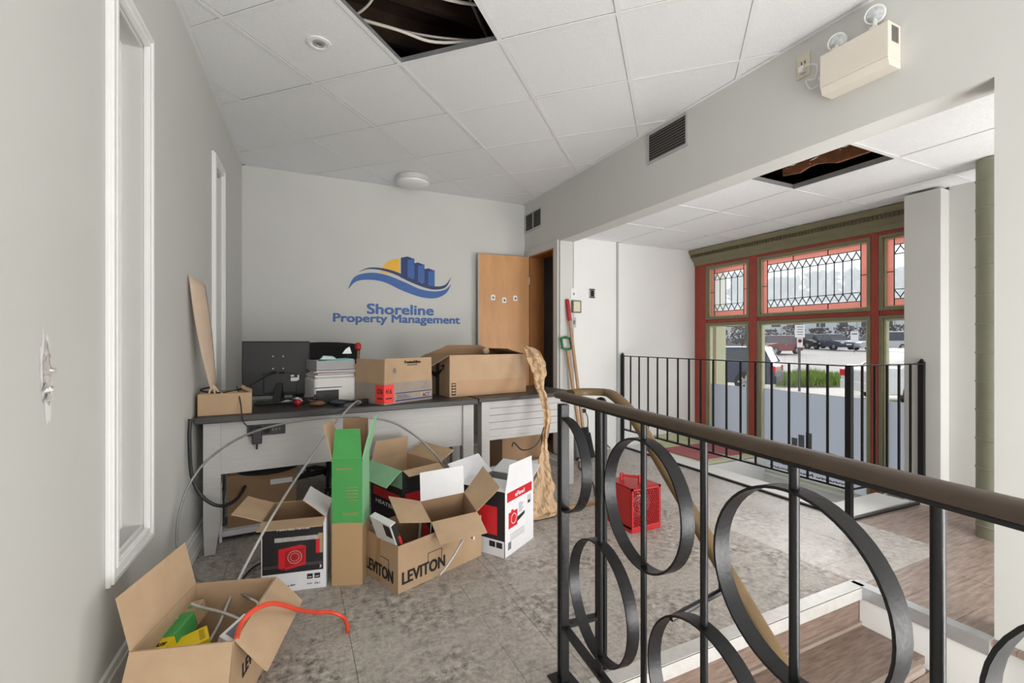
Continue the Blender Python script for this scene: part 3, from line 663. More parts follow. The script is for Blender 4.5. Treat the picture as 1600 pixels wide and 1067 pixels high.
MB().box(-.006, -.036, -.06, 0, .036, .06).build('plate', ivory, ou, bev=.003)
for z in (.02,): MB().box(-.008, -.012, z-.012, -.006, -.008, z+.004).box(-.008, .006, z-.012, -.006, .010, z+.004).build('socket', darkg, ou)
MB().box(-.03, -.014, -.04, -.006, .014, -.008).build('plug', white, ou, bev=.004)
pth = [oc+Vector((-.025, -.0, -.03)), oc+Vector((-.04, -.045, -.03)), oc+Vector((-.03, -.085, -.05)), oc+Vector((-.03, -.075, -.11)), oc+Vector((-.03, -.03, -.10)), oc+Vector((-.025, -.05, -.15)), oc+Vector((-.03, -.10, -.15)), oc+Vector((-.03, -.095, -.115)), Vector((2.40, 1.385, 2.37))]
adopt(cable('power_cord', '-', pth, .0035, white, 'cord'), em)
dl = thing('recessed_light', 'small round recessed spotlight with white trim ring in a ceiling tile', 'light', (.127, 2.649, CH+.004))
MB().lathe([(.062, 0), (.060, -.006), (.044, -.008), (.040, -.002), (.034, .004)], 32).build('trim_ring', white, dl, smooth=True)
MB().lathe([(.030, .001), (.028, -.008), (.018, -.010), (.016, -.003)], 24).build('inner_ring', alum, dl, smooth=True)
MB().lathe([(.014, -.004), (.004, -.006)], 16).build('bulb', greyi, dl)
sl = thing('ceiling_lamp', 'flat round white ceiling lamp near the back wall', 'lamp', (1.05, 4.42, CH))
MB().lathe([(.155, 0), (.158, -.012), (.156, -.045), (.150, -.05)], 40).build('rim', mat('satin_chrome', rgb(222, 222, 222), .3, metal=.35, var=.02), sl, smooth=True)
MB().lathe([(.150, -.046), (.147, -.066), (.12, -.082), (.06, -.09), (.01, -.091)], 40).build('diffuser', white, sl, smooth=True)
# alcove wall plates
def plate(label, x, z, w, h, m, inner, im, cat='wall plate', d=.006):
    p = thing('wall_plate', label, cat, (x, 3.975, z)); MB().box(-w/2, -d, -h/2, w/2, 0, h/2).build('plate', m, p, bev=.002)
    for a, b, c_, e in inner: MB().box(a, -d-.005, b, c_, -d+.0005, e).build('switch', im, p)
plate('white switch plate, topmost on the alcove wall', 2.588, 1.625, .07, .115, white, [(-.006, -.012, .006, .012)], greyi)
plate('framed grey thermostat box above the bare switch', 2.612, 1.495, .105, .125, mat('bronze_frame', rgb(112, 104, 96), .4, metal=.4, var=.1), [(-.042, -.052, .036, .052)], ivory, 'thermostat', .03)
plate('uncovered switch with metal yoke below the thermostat', 2.592, 1.335, .05, .10, alum, [(-.01, -.02, .01, .02)], greyi)
plate('open metal switch box right of the other wall plates', 2.815, 1.64, .075, .10, alum, [(-.02, -.03, .02, .03), (-.03, .035, .03, .045), (-.03, -.045, .03, -.035)], darkg)
po_ = thing('wall_outlet', 'white outlet low on the alcove wall with a black plug and cord', 'outlet', (2.70, 3.975, .43))
MB().box(-.035, -.006, -.057, .035, 0, .057).build('plate', white, po_, bev=.002); MB().box(-.018, -.04, -.02, .018, -.006, .02).build('plug', blackp, po_, bev=.005)
adopt(cable('power_cord', '-', [(2.70, 3.93, .42), (2.71, 3.90, .36), (2.72, 3.92, .2), (2.70, 3.93, .05), (2.62, 3.9, .012)], .005, blackp, 'cord'), po_)
cable('cable', 'grey cable curving down the alcove wall to the floor', [(2.78, 3.962, .47), (2.88, 3.955, .42), (2.90, 3.955, .2), (2.96, 3.95, .08), (3.02, 3.94, .02)], .010, greyc)
# ------------------------------------------------------------------ olive pipe
pp = thing('riser_pipe', 'olive green jointed pipe standing beside the right-hand pier', 'pipe', (3.685, 1.205, 0))
MB().cyl((0, 0, 0), (0, 0, 2.2), .085, seg=32).build('pipe', olivep, pp, smooth=True)
for k in range(13): MB().lathe([(.085, .06+k*.168), (.0885, .063+k*.168), (.0885, .071+k*.168), (.085, .074+k*.168)], 32).build('joint_band', olivep, pp, smooth=True)
# ------------------------------------------------------------------ tools against the alcove wall
tl = thing('long_handled_tool', 'long wooden tool handle with a red grip leaning on the alcove wall', 'tool', (2.60, 3.76, 0))
a, b = Vector((0, 0, .0)), Vector((-.10, .195, 1.565)); f_ = lambda t: a.lerp(b, t)
MB().tube([f_(.12), f_(.88)], .016, 12).build('shaft', tanw, tl, smooth=True); MB().tube([f_(.86), f_(.87), f_(.99), f_(1)], [.018, .021, .021, .017], 12).build('grip', redp, tl, smooth=True)
MB().hexa([(-.09, -.02, 0), (.09, -.02, 0), (.09, -.01, 0), (-.09, -.01, 0), (-.06, 0.02, .24), (.06, .02, .24), (.06, .03, .24), (-.06, .03, .24)]).build('blade', black, tl)
sh = thing('shovel', 'short wooden shovel with a green handle leaning beside the red-gripped tool', 'shovel', (2.52, 3.72, 0))
a, b = Vector((.02, 0, 0)), Vector((-.045, .22, 1.17)); f_ = lambda t: a.lerp(b, t)
MB().tube([f_(.25), f_(.90)], .017, 12).build('shaft', tanw, sh, smooth=True)
MB().tube([f_(.87), f_(.9), f_(.91)+Vector((-.055, 0, .01)), f_(1.0)+Vector((-.055, 0, 0)), f_(1.01), f_(1.0)+Vector((.05, 0, 0)), f_(.91)+Vector((.05, 0, .01)), f_(.9)], .014, 10).build('grip', mat('green_plastic', rgb(28, 112, 62), .4, var=.05), sh, smooth=True)
MB().grid(lambda u_, v_: (-.10+.2*u_+(.02-.0), -.02+.03*(2*u_-1)**2+.06*v_, .0+.30*v_), 8, 4).build('blade', black, sh, solid=.004)
# ------------------------------------------------------------------ desks
d1 = thing('desk', 'long whitewashed desk with a dark top and a flat front panel', 'desk', (-.435, 2.905, 0), R(4))
MB().box(-.03, -.03, .705, 1.60, .70, .74).build('desktop', deskt, d1, bev=.004)
for x0, mir in ((.012, 1), (1.56, -1)):
    for y0 in (.0, .60):
        pl = [(0, 0), (.05, 0), (.075, .16), (.075, .705), (-.005, .705), (-.005, .16)]
        MB().prismf([(x*mir, z) for x, z in pl][::mir], (x0+(.015 if mir < 0 else 0), y0, 0), (1, 0, 0), (0, 0, 1), (0, 1, 0), .06).build('leg', deskw, d1, bev=.003)
MB().box(.085, .018, .42, 1.50, .036, .705).build('front_panel', deskw, d1, bev=.002)
for xa in (.03, 1.52): MB().box(xa, .06, .62, xa+.02, .60, .705).build('side_apron', deskw, d1); MB().box(xa, .06, .12, xa+.03, .60, .17).build('stretcher', deskw, d1)
MB().box(1.30, .55, .0, 1.36, .58, .42).box(1.1, .55, .05, 1.5, .58, .10).build('back_brace', deskw, d1)
d2 = thing('desk', 'second whitewashed desk with a slatted front and dark top beside the tan door', 'desk', (1.205, 3.05, 0), R(5))
MB().box(-.02, -.02, .71, .87, .62, .74).build('desktop', deskt, d2, bev=.004)
for x0 in (.01, .77):
    for y0 in (0, .53): MB().box(x0, y0, 0, x0+.065, y0+.06, .71).build('leg', deskw, d2, bev=.003)
for k in range(5): MB().box(.075, .012, .452+k*.0515, .77, .030, .452+k*.0515+.0495).build('slat', deskw, d2, bev=.002)
MB().box(.075, .02, .425, .77, .034, .452).build('apron', deskw, d2)
for q4 in ((.02, .06, .05, .53), (.79, .06, .82, .53), (.05, .28, .79, .31)): MB().box(q4[0], q4[1], .10, q4[2], q4[3], .15).build('stretcher', deskw, d2)
# power strip in the desk front
ps = thing('power_strip', 'black power strip set in the front of the long desk with an adapter plugged in', 'power strip', (-.435, 2.905, 0), R(4))
Y0 = .018; x0, x1, z0, z1 = .21, .40, .615, .675
MB().box(x0, Y0-.014, z0, x1, Y0, z1).build('housing', blackp, ps, bev=.003)
for k in range(3): MB().box(.333+k*.017, Y0-.0155, .636, .339+k*.017, Y0-.014, .652).build('usb_port', greyi, ps)
MB().cyl((.305, Y0-.013, .645), (.305, Y0-.016, .645), .02).build('socket', darkg, ps)
MB().box(.232, Y0-.055, .575, .282, Y0-.014, .665).build('adapter', blackp, ps, bev=.006)
MB().cyl((.257, Y0-.035, .575), (.257, Y0-.035, .545), .005).build('strain_relief', blackp, ps)
# ------------------------------------------------------------------ cartons
def carton(name, label, loc, rz, L, D, H, flaps, outer, inner, cat='box', rot=None, t=.005, side=None, group=None):
    b = thing(name, label, cat, loc, rz, group, rot)
    so = side or {}
    ms = [outer, inner]+[so[k] for k in so]; ix = {k: 2+i for i, k in enumerate(so)}
    def im(k): return ix.get(k, 0)
    m = MB(); x, y = L/2, D/2
    m.box(-x+t, -y+t, 0, x-t, y-t, t, mis=[0, 1, 1, 1, 1, 1])
    m.box(-x, -y, 0, x, -y+t, H, mis=[0, 1, im('front'), im('right'), 1, im('left')])
    m.box(-x, y-t, 0, x, y, H, mis=[0, 1, 1, im('right'), im('back'), im('left')])
    m.box(-x, -y+t, 0, -x+t, y-t, H, mis=[0, 1, 1, 1, 1, im('left')])
    m.box(x-t, -y+t, 0, x, y-t, H, mis=[0, 1, 1, im('right'), 1, 1])
    m.build('body', ms, b)
    hg = {'front': (Vector((-x, -y, H)), Vector((x, -y, H)), Vector((0, -1, 0))), 'back': (Vector((x, y, H)), Vector((-x, y, H)), Vector((0, 1, 0))),
          'left': (Vector((-x, y, H)), Vector((-x, -y, H)), Vector((-1, 0, 0))), 'right': (Vector((x, -y, H)), Vector((x, y, H)), Vector((1, 0, 0)))}
    for k, spec in flaps.items():
        ang, ln = spec[0], spec[1]; tp = spec[2] if len(spec) > 2 else .006; fo = spec[3] if len(spec) > 3 else outer; fi = spec[4] if len(spec) > 4 else inner
        a, c_, n = hg[k]; e = (c_-a).normalized(); a = a+e*.003; c_ = c_-e*.003; up = Vector((0, 0, 1)); A = R(ang)
        d = up*math.cos(A)+n*math.sin(A); nn = -n*math.cos(A)+up*math.sin(A)
        def fl(u_, v_, off):                            # slightly bowed board
            p = a.lerp(c_, u_)+d*(ln*v_)+e*(tp*v_*(1-2*u_)); return p+nn*(off+.014*ln*4*v_*(1-v_)*math.sin(3*u_+ln*40))
        g = MB(); N_ = 4
        for o_, mi in ((0, 0), (.0035, 1)): g.grid(lambda u_, v_: fl(u_, v_, o_), N_, N_, mi)
        K_ = (N_+1)*(N_+1)
        bd = [i*(N_+1) for i in range(N_+1)]+[N_*(N_+1)+j for j in range(1, N_+1)]+[i*(N_+1)+N_ for i in range(N_-1, -1, -1)]+[j for j in range(N_-1, 0, -1)]
        for i in range(len(bd)): p, q_ = bd[i], bd[(i+1) % len(bd)]; g.f.append((p, q_, q_+K_, p+K_)); g.m.append(1)
        g.build('flap', [fo, fi], b)
    b['dims'] = (L, D, H)
    return b
def fpt(b, face, u_, z):
    """point on a carton face, u from its left as seen from outside"""
    L, D, H = b['dims']; e = .0012
    return {'front': (-L/2+u_, -D/2-e, z), 'right': (L/2+e, -D/2+u_, z), 'left': (-L/2-e, D/2-u_, z), 'back': (L/2-u_, D/2+e, z)}[face]
FX = {'front': (1, 0, 0), 'right': (0, 1, 0), 'left': (0, -1, 0), 'back': (-1, 0, 0)}
def ptext(b, face, s_, size, m, u_, z, width=None, bold=.0, name='print_lettering'): return text(name, s_, size, m, b, fpt(b, face, u_, z), FX[face], (0, 0, 1), width, bold)
def prect(b, face, u0, z0, u1, z1, m, name='print_panel', e=.0009, poly=None):
    ex = Vector(FX[face]); ez = ex.cross(Vector((0, 0, 1))); o = Vector(fpt(b, face, 0, 0))-ez*.0012
    p = poly or [(u0, z0), (u1, z0), (u1, z1), (u0, z1)]
    return MB().prismf(p, o, ex, (0, 0, 1), ez, e).build(name, m, b)
def pring(b, face, u_, z, r, w, m, e=.002):
    ex = Vector(FX[face]); ez = ex.cross(Vector((0, 0, 1))); o = Vector(fpt(b, face, u_, z))-ez*.0012; g = MB(); n = 24
    for i in range(n):
        a = 2*math.pi*i/n
        for rr in (r-w, r): g.v.append(tuple(o+ex*(rr*math.cos(a))+Vector((0, 0, rr*math.sin(a)))+ez*e))
    for i in range(n): j = (i+1) % n; g.f.append((2*i, 2*i+1, 2*j+1, 2*j)); g.m.append(0)
    g.build('print_ring', m, b)
def frontbox(p0, p1, D):
    """centre and angle of a box from its two measured front base corners"""
    p0, p1 = Vector(p0), Vector(p1); d = (p1-p0).normalized(); return (p0+p1)/2+Vector((-d.y, d.x))*D/2, math.atan2(d.y, d.x), (p1-p0).length
def heater_print(b, face, w, h):
    """retail print: black photo panel with a red heater, white band below"""
    prect(b, face, .004, h*.26, w-.012, h-.003, cardk)
    ptext(b, face, 'PORTABLE HEATER', .022, cardw, w*.24, h*.86, w*.50, .03)
    prect(b, face, .008, h*.34, w-.014, h*.38, mat('print_dark_grey', rgb(66, 62, 62), .5, var=.1), e=.0012)
    prect(b, face, w*.20, h*.70, w*.88, h*.76, mat('print_pale', rgb(178, 176, 172), .5, var=.2, vscale=60), e=.0013)
    prect(b, face, w*.88, h*.50, w-.014, h*.78, mat('print_tan', rgb(176, 150, 118), .5, var=.2), e=.0013)
    prect(b, face, w*.84, h*.50, w*.90, h*.70, red, e=.0016)
    prect(b, face, w*.26, h*.30, w*.68, h*.62, red, e=.0016, poly=[(w*.26, h*.33), (w*.34, h*.30), (w*.68, h*.36), (w*.68, h*.62), (w*.60, h*.64), (w*.26, h*.60)])
    prect(b, face, 0, 0, 0, 0, mat('print_red_dark', rgb(164, 24, 34), .5, var=.1), e=.0018, poly=[(w*.36, h*.34), (w*.66, h*.39), (w*.66, h*.60), (w*.36, h*.57)])
    pring(b, face, w*.51, h*.475, h*.095, .004, mat('print_pink', rgb(214, 130, 130), .5, var=.1)); pring(b, face, w*.51, h*.475, h*.06, .003, mat('print_pink', rgb(214, 130, 130), .5))
    for k in range(9): prect(b, face, .012+k*.010, h*.275, .018+k*.010, h*.33, darkg, e=.0016)
    for k in (0, 1): prect(b, face, w*.70+k*w*.115, h*.145, w*.79+k*w*.115, h*.215, cardk); prect(b, face, w*.715+k*w*.115, h*.165, w*.775+k*w*.115, h*.175, cardw, e=.0014)
    ptext(b, face, '3 in 1', .016, cardk, w*.82, h*.06, w*.08); ptext(b, face, 'Ceramic', .010, greyi, w*.70, h*.07, w*.08); ptext(b, face, 'Heater 4800W', .012, greyi, w*.36, h*.07, w*.16)
    ptext(b, face, '3', .018, cardw, w*.90, h*.29, w*.025, .03)
# near carton in the lower left corner
cv = [Vector((-.425, 1.663)), Vector((-.158, 1.589)), Vector((-.055, 1.955)), Vector((-.319, 2.03))]
cc = sum(cv, Vector((0, 0)))/4
near = carton('carton', 'open brown carton with bent flaps and conduit ends in the lower left corner', (cc.x, cc.y, .0), math.atan2(-.074, .267), .277, .38, .25,
              {'front': (158, .17, -.006), 'left': (13, .16, -.0), 'right': (138, .135, -.004), 'back': (176, .12)}, kraft, kraftin)
ptext(near, 'right', 'LEVITON', .06, inkk, .06, .10, .20, .02)
ncx, ncy, nrz = cc.x, cc.y, math.atan2(-.074, .267)
def nl(x, y, z): return Vector((ncx+x*math.cos(nrz)-y*math.sin(nrz), ncy+x*math.sin(nrz)+y*math.cos(nrz), z))
gp = thing('bulb_pack', 'green and kraft light bulb pack with a blue end lying in the near carton', 'box', (at(240, 1008, 1.44)+at(299, 945, 1.64))/2+Vector((0, 0, -.03)), rot=(R(6), R(-10), math.atan2((at(299, 945, 1.64)-at(240, 1008, 1.44)).y, (at(299, 945, 1.64)-at(240, 1008, 1.44)).x)-R(90)))
MB().box(-.045, -.06, -.03, .045, .055, .03).build('carton_body', greenp, gp, bev=.006); MB().box(-.043, .0555, -.028, .043, .12, .028).build('kraft_end', kraft, gp, bev=.003); MB().box(-.0435, .056, -.0285, -.012, .1215, .0285).build('blue_band', inkb, gp)
MB().box(-.043, -.125, -.028, .043, -.0605, .026).build('yellow_label', yellow, gp)
for k in range(9): MB().box(-.036+k*.0042, -.115, .026, -.034+k*.0042, -.088, .0268).build('barcode_bar', inkk, gp)
text('print_lettering', '10.5W', .022, inkk, gp, (.006, -.10, .0264), (1, 0, 0), (0, 1, 0), .03, .02); text('print_lettering', 'LED', .02, cardw, gp, (-.03, .02, .0304), (1, 0, 0), (0, 1, 0), .035, .02)
MB().lathe([(.012, 0), (.006, .0012)], 16, o=(.018, .085, .0282)).build('leaf_mark', greenp, gp)
yb = thing('small_box', 'yellow box beside the green bulb pack in the near carton', 'box', at(297, 999, 1.50)+Vector((0, 0, -.03)), rot=(R(8), R(-10), nrz+R(28)))
MB().box(-.055, -.035, -.03, .055, .035, .03).build('body', yellow, yb, bev=.003); MB().box(.03, -.025, .03, .045, .025, .0306).build('print_panel', mat('dark_yellow', rgb(186, 160, 20), .5, var=.05), yb)
wb = thing('small_box', 'white device box leaning in the right corner of the near carton', 'box', nl(.09, -.05, .17), rot=(R(10), R(25), nrz+R(-20)))
MB().box(-.03, -.05, -.04, .03, .05, .05).build('body', cardw, wb, bev=.003); MB().box(-.02, -.035, .05, .02, .035, .0508).build('print_panel', greyi, wb)
# heater retail box
(hc_, hr_, hl_) = frontbox((-.127, 2.357), (.141, 2.307), .26)
hb = carton('heater_carton', 'open heater carton with black printed front and red heater picture on the floor', (hc_.x, hc_.y, 0), hr_, hl_, .26, .325,
            {'front': (94, .095, -.0, cardw, kraftin), 'left': (70, .13, .0, cardw, kraftin), 'right': (-52, .13, .02, cardw, kraftin), 'back': (150, .12, .006, cardw, kraftin)}, cardw, kraftd)
heater_print(hb, 'front', hl_, .325)
# tall green carton
(gc_, gr_, gl_) = frontbox((.165, 2.30), (.296, 2.254), .165)
gsp = splitmat('green_fading_print', rgb(186, 152, 112), rgb(74, 160, 84), 2, .30, .05)
gmid = mat('kraft_with_green_bloom', rgb(184, 150, 112), .8, col2=rgb(158, 164, 104), vscale=5)
gsp = splitmat('green_print_front', rgb(182, 150, 110), rgb(74, 160, 84), 2, .29, .015)
gb = carton('tall_carton', 'tall narrow green carton standing open between the heater and cable cartons', (gc_.x, gc_.y, 0), gr_, gl_, .165, .585,
            {'front': (-3, .145, .010, greenp, kraftin), 'right': (14, .20, .045, greenl, greenl), 'left': (14, .17, .004, greenp, kraftin), 'back': (4, .17, .006, greenp, kraftd)}, gmid, kraftd, side={'front': gsp, 'right': splitmat('mint_print_side', rgb(176, 150, 112), rgb(140, 196, 150), 2, .27, .02)})
MB().box(-gl_/2-.002, -.086, .579, gl_/2+.002, -.0795, .588).build('fold_edge', greenp, gb)
ink2 = mat('tan_ink', rgb(150, 150, 92), .8, var=.1)
for k, (u0, u1, z) in enumerate(((.02, .10, .545), (.02, .095, .54), (.065, .12, .455), (.06, .12, .44), (.07, .12, .425), (.06, .118, .41), (.075, .12, .395), (.05, .12, .335), (.05, .118, .327))):
    prect(gb, 'front', u0, z, u1, z+.004, ink2, 'print_line')
# carton behind, green outside
ob = carton('carton', 'open carton with mint green and dark red sides behind the cable carton', (.60, 2.735, 0), R(20), .25, .34, .43,
            {'front': (112, .06), 'left': (128, .12, .0, kraftin, greenl), 'right': (66, .13), 'back': (-14, .12, .01)}, kraft, kraftin, side={'left': splitmat('dark_print_side', rgb(38, 28, 32), rgb(150, 200, 160), 2, .33, .01), 'front': cardk})
prect(ob, 'left', .03, .24, .32, .29, red); ptext(ob, 'left', 'HEATER', .03, cardw, .06, .20, .2, .02)
prect(ob, 'front', .02, .20, .23, .30, red); prect(ob, 'front', .03, .08, .22, .16, mat('print_dark_red', rgb(92, 20, 26), .5, var=.2))
MB().lathe([(.03, 0), (.02, .001)], 20, o=(.165, .07, .437), ex=(1, 0, 0), ey=(0, 1, 0)).build('blue_sticker', inkb, ob)
# cable carton with lettering
(lc_, lr_, ll_) = frontbox((.43, 2.097), (.909, 2.289), .325)
lb = carton('carton', 'wide brown carton with large black LEVITON lettering on two sides', (lc_.x, lc_.y, 0), lr_, ll_, .325, .215, {}, kraft, kraftd)
ptext(lb, 'front', 'LEVITON', .078, inkk, .022, .035, .245, .028); ptext(lb, 'left', 'LEVITON', .078, inkk, .05, .035, .235, .028)
for fc, u_ in (('front', .165), ('left', .165)):
    for r_ in ((u_, .09, u_+.003, .13), (u_, .127, u_+.085, .13), (u_+.082, .07, u_+.085, .13)): prect(lb, fc, *r_, inkk, 'print_line')
MB().box(-ll_/2-.001, -.02, .0, -ll_/2, .02, .216).build('packing_tape', mat('tape', rgb(176, 142, 104), .3, var=.03), lb)
# heater carton thrown into the cable carton
tb_ = carton('heater_carton', 'tilted heater carton with spread flaps lying inside the LEVITON carton', (.735, 2.372, .045), 0, .25, .18, .25,
             {'front': (102, .135, -.0, cardw, kraftin), 'left': (72, .17, -.02, cardw, kraftin), 'right': (40, .17, -.02, cardw, kraftin), 'back': (16, .15, .0, cardw, cardw)}, cardw, kraftd, rot=(R(17), R(-2), R(3)), side={'left': cardk})
prect(tb_, 'left', .01, .02, .05, .24, cardw); prect(tb_, 'left', .065, .05, .16, .2, red); heater_print(tb_, 'front', .25, .25)
mn = thing('slim_box', 'slim white, black and red box slanting at the left end of the LEVITON carton', 'box', (.475, 2.235, .012), rot=(R(3), R(-21), lr_+R(2)))
MB().box(-.016, -.08, 0, .016, .08, .335).build('body', cardw, mn, bev=.002); MB().box(-.017, -.072, .012, -.0162, -.01, .075).build('print_panel', inkk, mn); MB().box(-.017, -.07, .26, -.0162, -.02, .325).build('print_panel', inkk, mn)
MB().box(-.012, -.0812, .01, .0158, -.0802, .33).build('print_panel', cardk, mn); MB().box(.004, -.0822, .10, .0162, -.0812, .26).build('print_panel', red, mn)
for k in range(5): MB().box(-.0168, -.05, .11+k*.02, -.0162, .04, .114+k*.02).build('print_line', greyi, mn)
# white retail box at the right end
(wc_, wr_, wl2) = frontbox((.984, 2.197), (1.24, 2.361), .29)
bx = carton('heater_carton', 'white heater carton with a red title bar standing right of the LEVITON carton', (wc_.x+.024, wc_.y+.004, 0), wr_, wl2, .29, .345,
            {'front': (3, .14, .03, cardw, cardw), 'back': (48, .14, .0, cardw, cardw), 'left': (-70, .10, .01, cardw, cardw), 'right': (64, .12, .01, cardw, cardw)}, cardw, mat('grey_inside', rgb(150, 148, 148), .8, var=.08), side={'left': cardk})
prect(bx, 'front', .02, .285, wl2-.02, .335, red); ptext(bx, 'front', 'eFlow!', .032, cardw, .10, .298, .10, .03)
prect(bx, 'front', .035, .14, .125, .225, red); pring(bx, 'front', .085, .185, .028, .004, cardw); prect(bx, 'front', .06, .225, .085, .235, red)
prect(bx, 'front', 0, 0, 0, 0, inkk, poly=[(.125, .155), (.20, .175), (.205, .192), (.125, .18)])
prect(bx, 'front', .235, .22, .275, .27, mat('print_grey', rgb(190, 190, 194), .5, var=.2)); prect(bx, 'front', .238, .222, .262, .238, inkk, e=.0014)
for k in range(7): prect(bx, 'front', .14, .20+k*.008, .17+.01*(k % 3), .2025+k*.008, greyi, 'print_line')
for k in range(4): prect(bx, 'front', .05, .105-k*.010, .2, .107-k*.010, greyi, 'print_line')
for k in range(8): prect(bx, 'front', .03+k*.004, .03, .0315+k*.004, .07, inkk, 'barcode_bar')
prect(bx, 'left', .0, 0, .285, .085, cardw); prect(bx, 'left', .12, .11, .24, .26, red, e=.0012)
for k in (0, 1): prect(bx, 'left', .19+.045*k, .045, .228+.045*k, .075, inkk, e=.0014)
cable('electrical_cable', 'thin black cord lying over the open white carton', [at(800, 698, 2.72), at(803, 692, 2.75), at(815, 703, 2.72), at(830, 701, 2.75), at(842, 690, 2.85), at(850, 668, 3.0)], .004, blackp, 'cord')
# ------------------------------------------------------------------ red fan heater
(rc_, rr_, rl_) = frontbox((1.812, 2.157), (2.037, 2.157), .235)
rh = thing('fan_heater', 'red portable fan heater with a mesh front on the floor', 'heater', (rc_.x, rc_.y, 0), rr_)
w_, d_, h_ = rl_/2, .1175, .265
MB().box(-w_, -d_, .02, -w_+.006, d_, h_).box(w_-.006, -d_, .02, w_, d_, h_).box(-w_, -d_, h_-.006, w_, d_, h_).box(-w_, -d_, .0, w_, d_, .035).box(-w_, d_-.006, .02, w_, d_, h_).build('case', redp, rh, bev=.002)
MB().box(-w_, -d_, .035, -w_+.014, -d_+.006, h_).box(w_-.014, -d_, .035, w_, -d_+.006, h_).box(-w_, -d_, h_-.014, w_, -d_+.006, h_).build('front_frame', redp, rh)
g = MB(); a0, a1, b0, b1 = -w_+.012, w_-.012, .036, h_-.012; dx, dz = .015, .026
def seg(x0, z0, sgn):
    x, z = x0, z0; t0, t1 = 0, (b1-b0)
    pts = []
    lo, hi = 0, b1-b0
    for tt in (0, b1-b0): pts.append((x0+sgn*tt*dx/dz, b0+tt))
    (xa, za), (xb, zb) = pts
    def cl(xx): return min(max(xx, a0), a1)
    if max(xa, xb) <= a0 or min(xa, xb) >= a1: return
    def zt(xx): return za+(xx-xa)/(xb-xa)*(zb-za)
    p = (cl(xa), zt(cl(xa))); q_ = (cl(xb), zt(cl(xb)))
    g.bar((p[0], -d_+.003, p[1]), (q_[0], -d_+.003, q_[1]), .003, .003, up=(0, 1, 0))
for k in range(-18, 32): seg(a0+k*dx, b0, 1); seg(a0+k*dx, b0, -1)
g.build('grille', redp, rh)
MB().box(-w_+.006, -.03, .035, w_-.006, -.02, h_-.006).build('inner_plate', mat('dark_inside', rgb(30, 14, 16), .7, var=.2), rh)
MB().lathe([(.082, 0), (.085, -.02), (.080, -.03), (.074, -.02), (.072, 0)], 32, o=(0, -.03, .145), ex=(1, 0, 0), ey=(0, 0, 1), ez=(0, 1, 0)).build('fan_shroud', metal, rh, smooth=True)
for k in range(3): MB().band((0, -.06, .145), (1, 0, 0), .022+k*.02, .012, .004, seg=28).build('heating_coil', metal, rh)
for k in range(5):
    a = 2*math.pi*k/5; MB().hexa([(.01*math.cos(a), -.045, .145+.01*math.sin(a)), (.066*math.cos(a-.25), -.05, .145+.066*math.sin(a-.25)), (.066*math.cos(a+.3), -.038, .145+.066*math.sin(a+.3)), (.012*math.cos(a+.8), -.042, .145+.012*math.sin(a+.8))]+[(.01*math.cos(a), -.043, .145+.01*math.sin(a)), (.066*math.cos(a-.25), -.048, .145+.066*math.sin(a-.25)), (.066*math.cos(a+.3), -.036, .145+.066*math.sin(a+.3)), (.012*math.cos(a+.8), -.040, .145+.012*math.sin(a+.8))]).build('fan_blade', metal, rh)
hd = MB().tube([(-.05, .05, h_+.035), (.02, -.04, h_+.035)], .007, 10).build('handle', redp, rh, smooth=True)
for x, y in ((-.05, .05), (.02, -.04)): MB().box(x-.014, y-.006, h_, x+.014, y+.006, h_+.048).build('handle_bracket', redp, hd, bev=.002)
for x in (-.08, .08): MB().box(x-.012, -d_+.01, -.0, x+.012, -d_+.03, .002).build('foot', blackp, rh)
# ------------------------------------------------------------------ conduits and cords
def conduit(name, label, pts, r=.0065, m=metal, group=None):
    path = smoothpath(pts, 12); out = [path[0]]; 
    L_ = 0; res = []; step = .0045
    for a, b in zip(path, path[1:]):
        dl_ = (b-a).length; k = max(1, round(dl_/step))
        res += [a.lerp(b, i/k) for i in range(k)]
    res.append(path[-1])
    return tag(MB().tube(res, [r if i % 2 else r*.78 for i in range(len(res))], 8).build(name, m, smooth=80), label, 'conduit', group)
conduit('flexible_conduit', 'flexible metal conduit falling from the desk top into the near carton', [(.385, 3.03, .758), at(557, 628, 2.85), at(540, 643, 2.74), at(516, 672, 2.55), at(470, 738, 2.22), at(430, 800, 2.0), at(395, 862, 1.86), at(366, 920, 1.74), at(345, 970, 1.63), at(327, 1003, 1.56)])
MB_ = thing('conduit_fitting', 'black connector clamped on the conduit end on the desk top', 'fitting', (.405, 3.05, .74), R(40)); MB().box(-.03, -.02, 0, .03, .02, .035).build('body', blackp, MB_, bev=.004); MB().cyl((-.03, 0, .018), (-.045, 0, .018), .014).build('collar', metal, MB_)
conduit('flexible_conduit', 'flexible metal conduit arching up from the near carton in front of the long desk', [at(392, 936, 1.70), at(372, 925, 1.73), at(340, 919, 1.78), at(306, 903, 1.86), at(286, 886, 1.93), at(278, 862, 1.99), at(276, 830, 2.05), at(283, 790, 2.11), at(300, 750, 2.17), at(330, 714, 2.22), at(380, 682, 2.27), at(440, 663, 2.30), at(510, 653, 2.33), at(570, 652, 2.42), at(615, 661, 2.52), at(650, 682, 2.62), at(675, 705, 2.68), at(690, 724, 2.70), at(697, 745, 2.69)], .0063, mat('dull_steel', rgb(150, 150, 147), .45, metal=.5, var=.08, vscale=30))
conduit('flexible_conduit', 'short flexible conduit lying across the bulb pack in the near carton', [at(298, 944, 1.60), at(320, 951, 1.60), at(345, 957, 1.59), at(370, 966, 1.58), at(382, 972, 1.57)])
conduit('flexible_conduit', 'loose conduit end hanging down the front of the LEVITON carton', [at(735, 810, 2.34), at(731, 822, 2.285), at(726, 838, 2.25), at(712, 864, 2.20), at(699, 884, 2.165), at(687, 899, 2.135)])
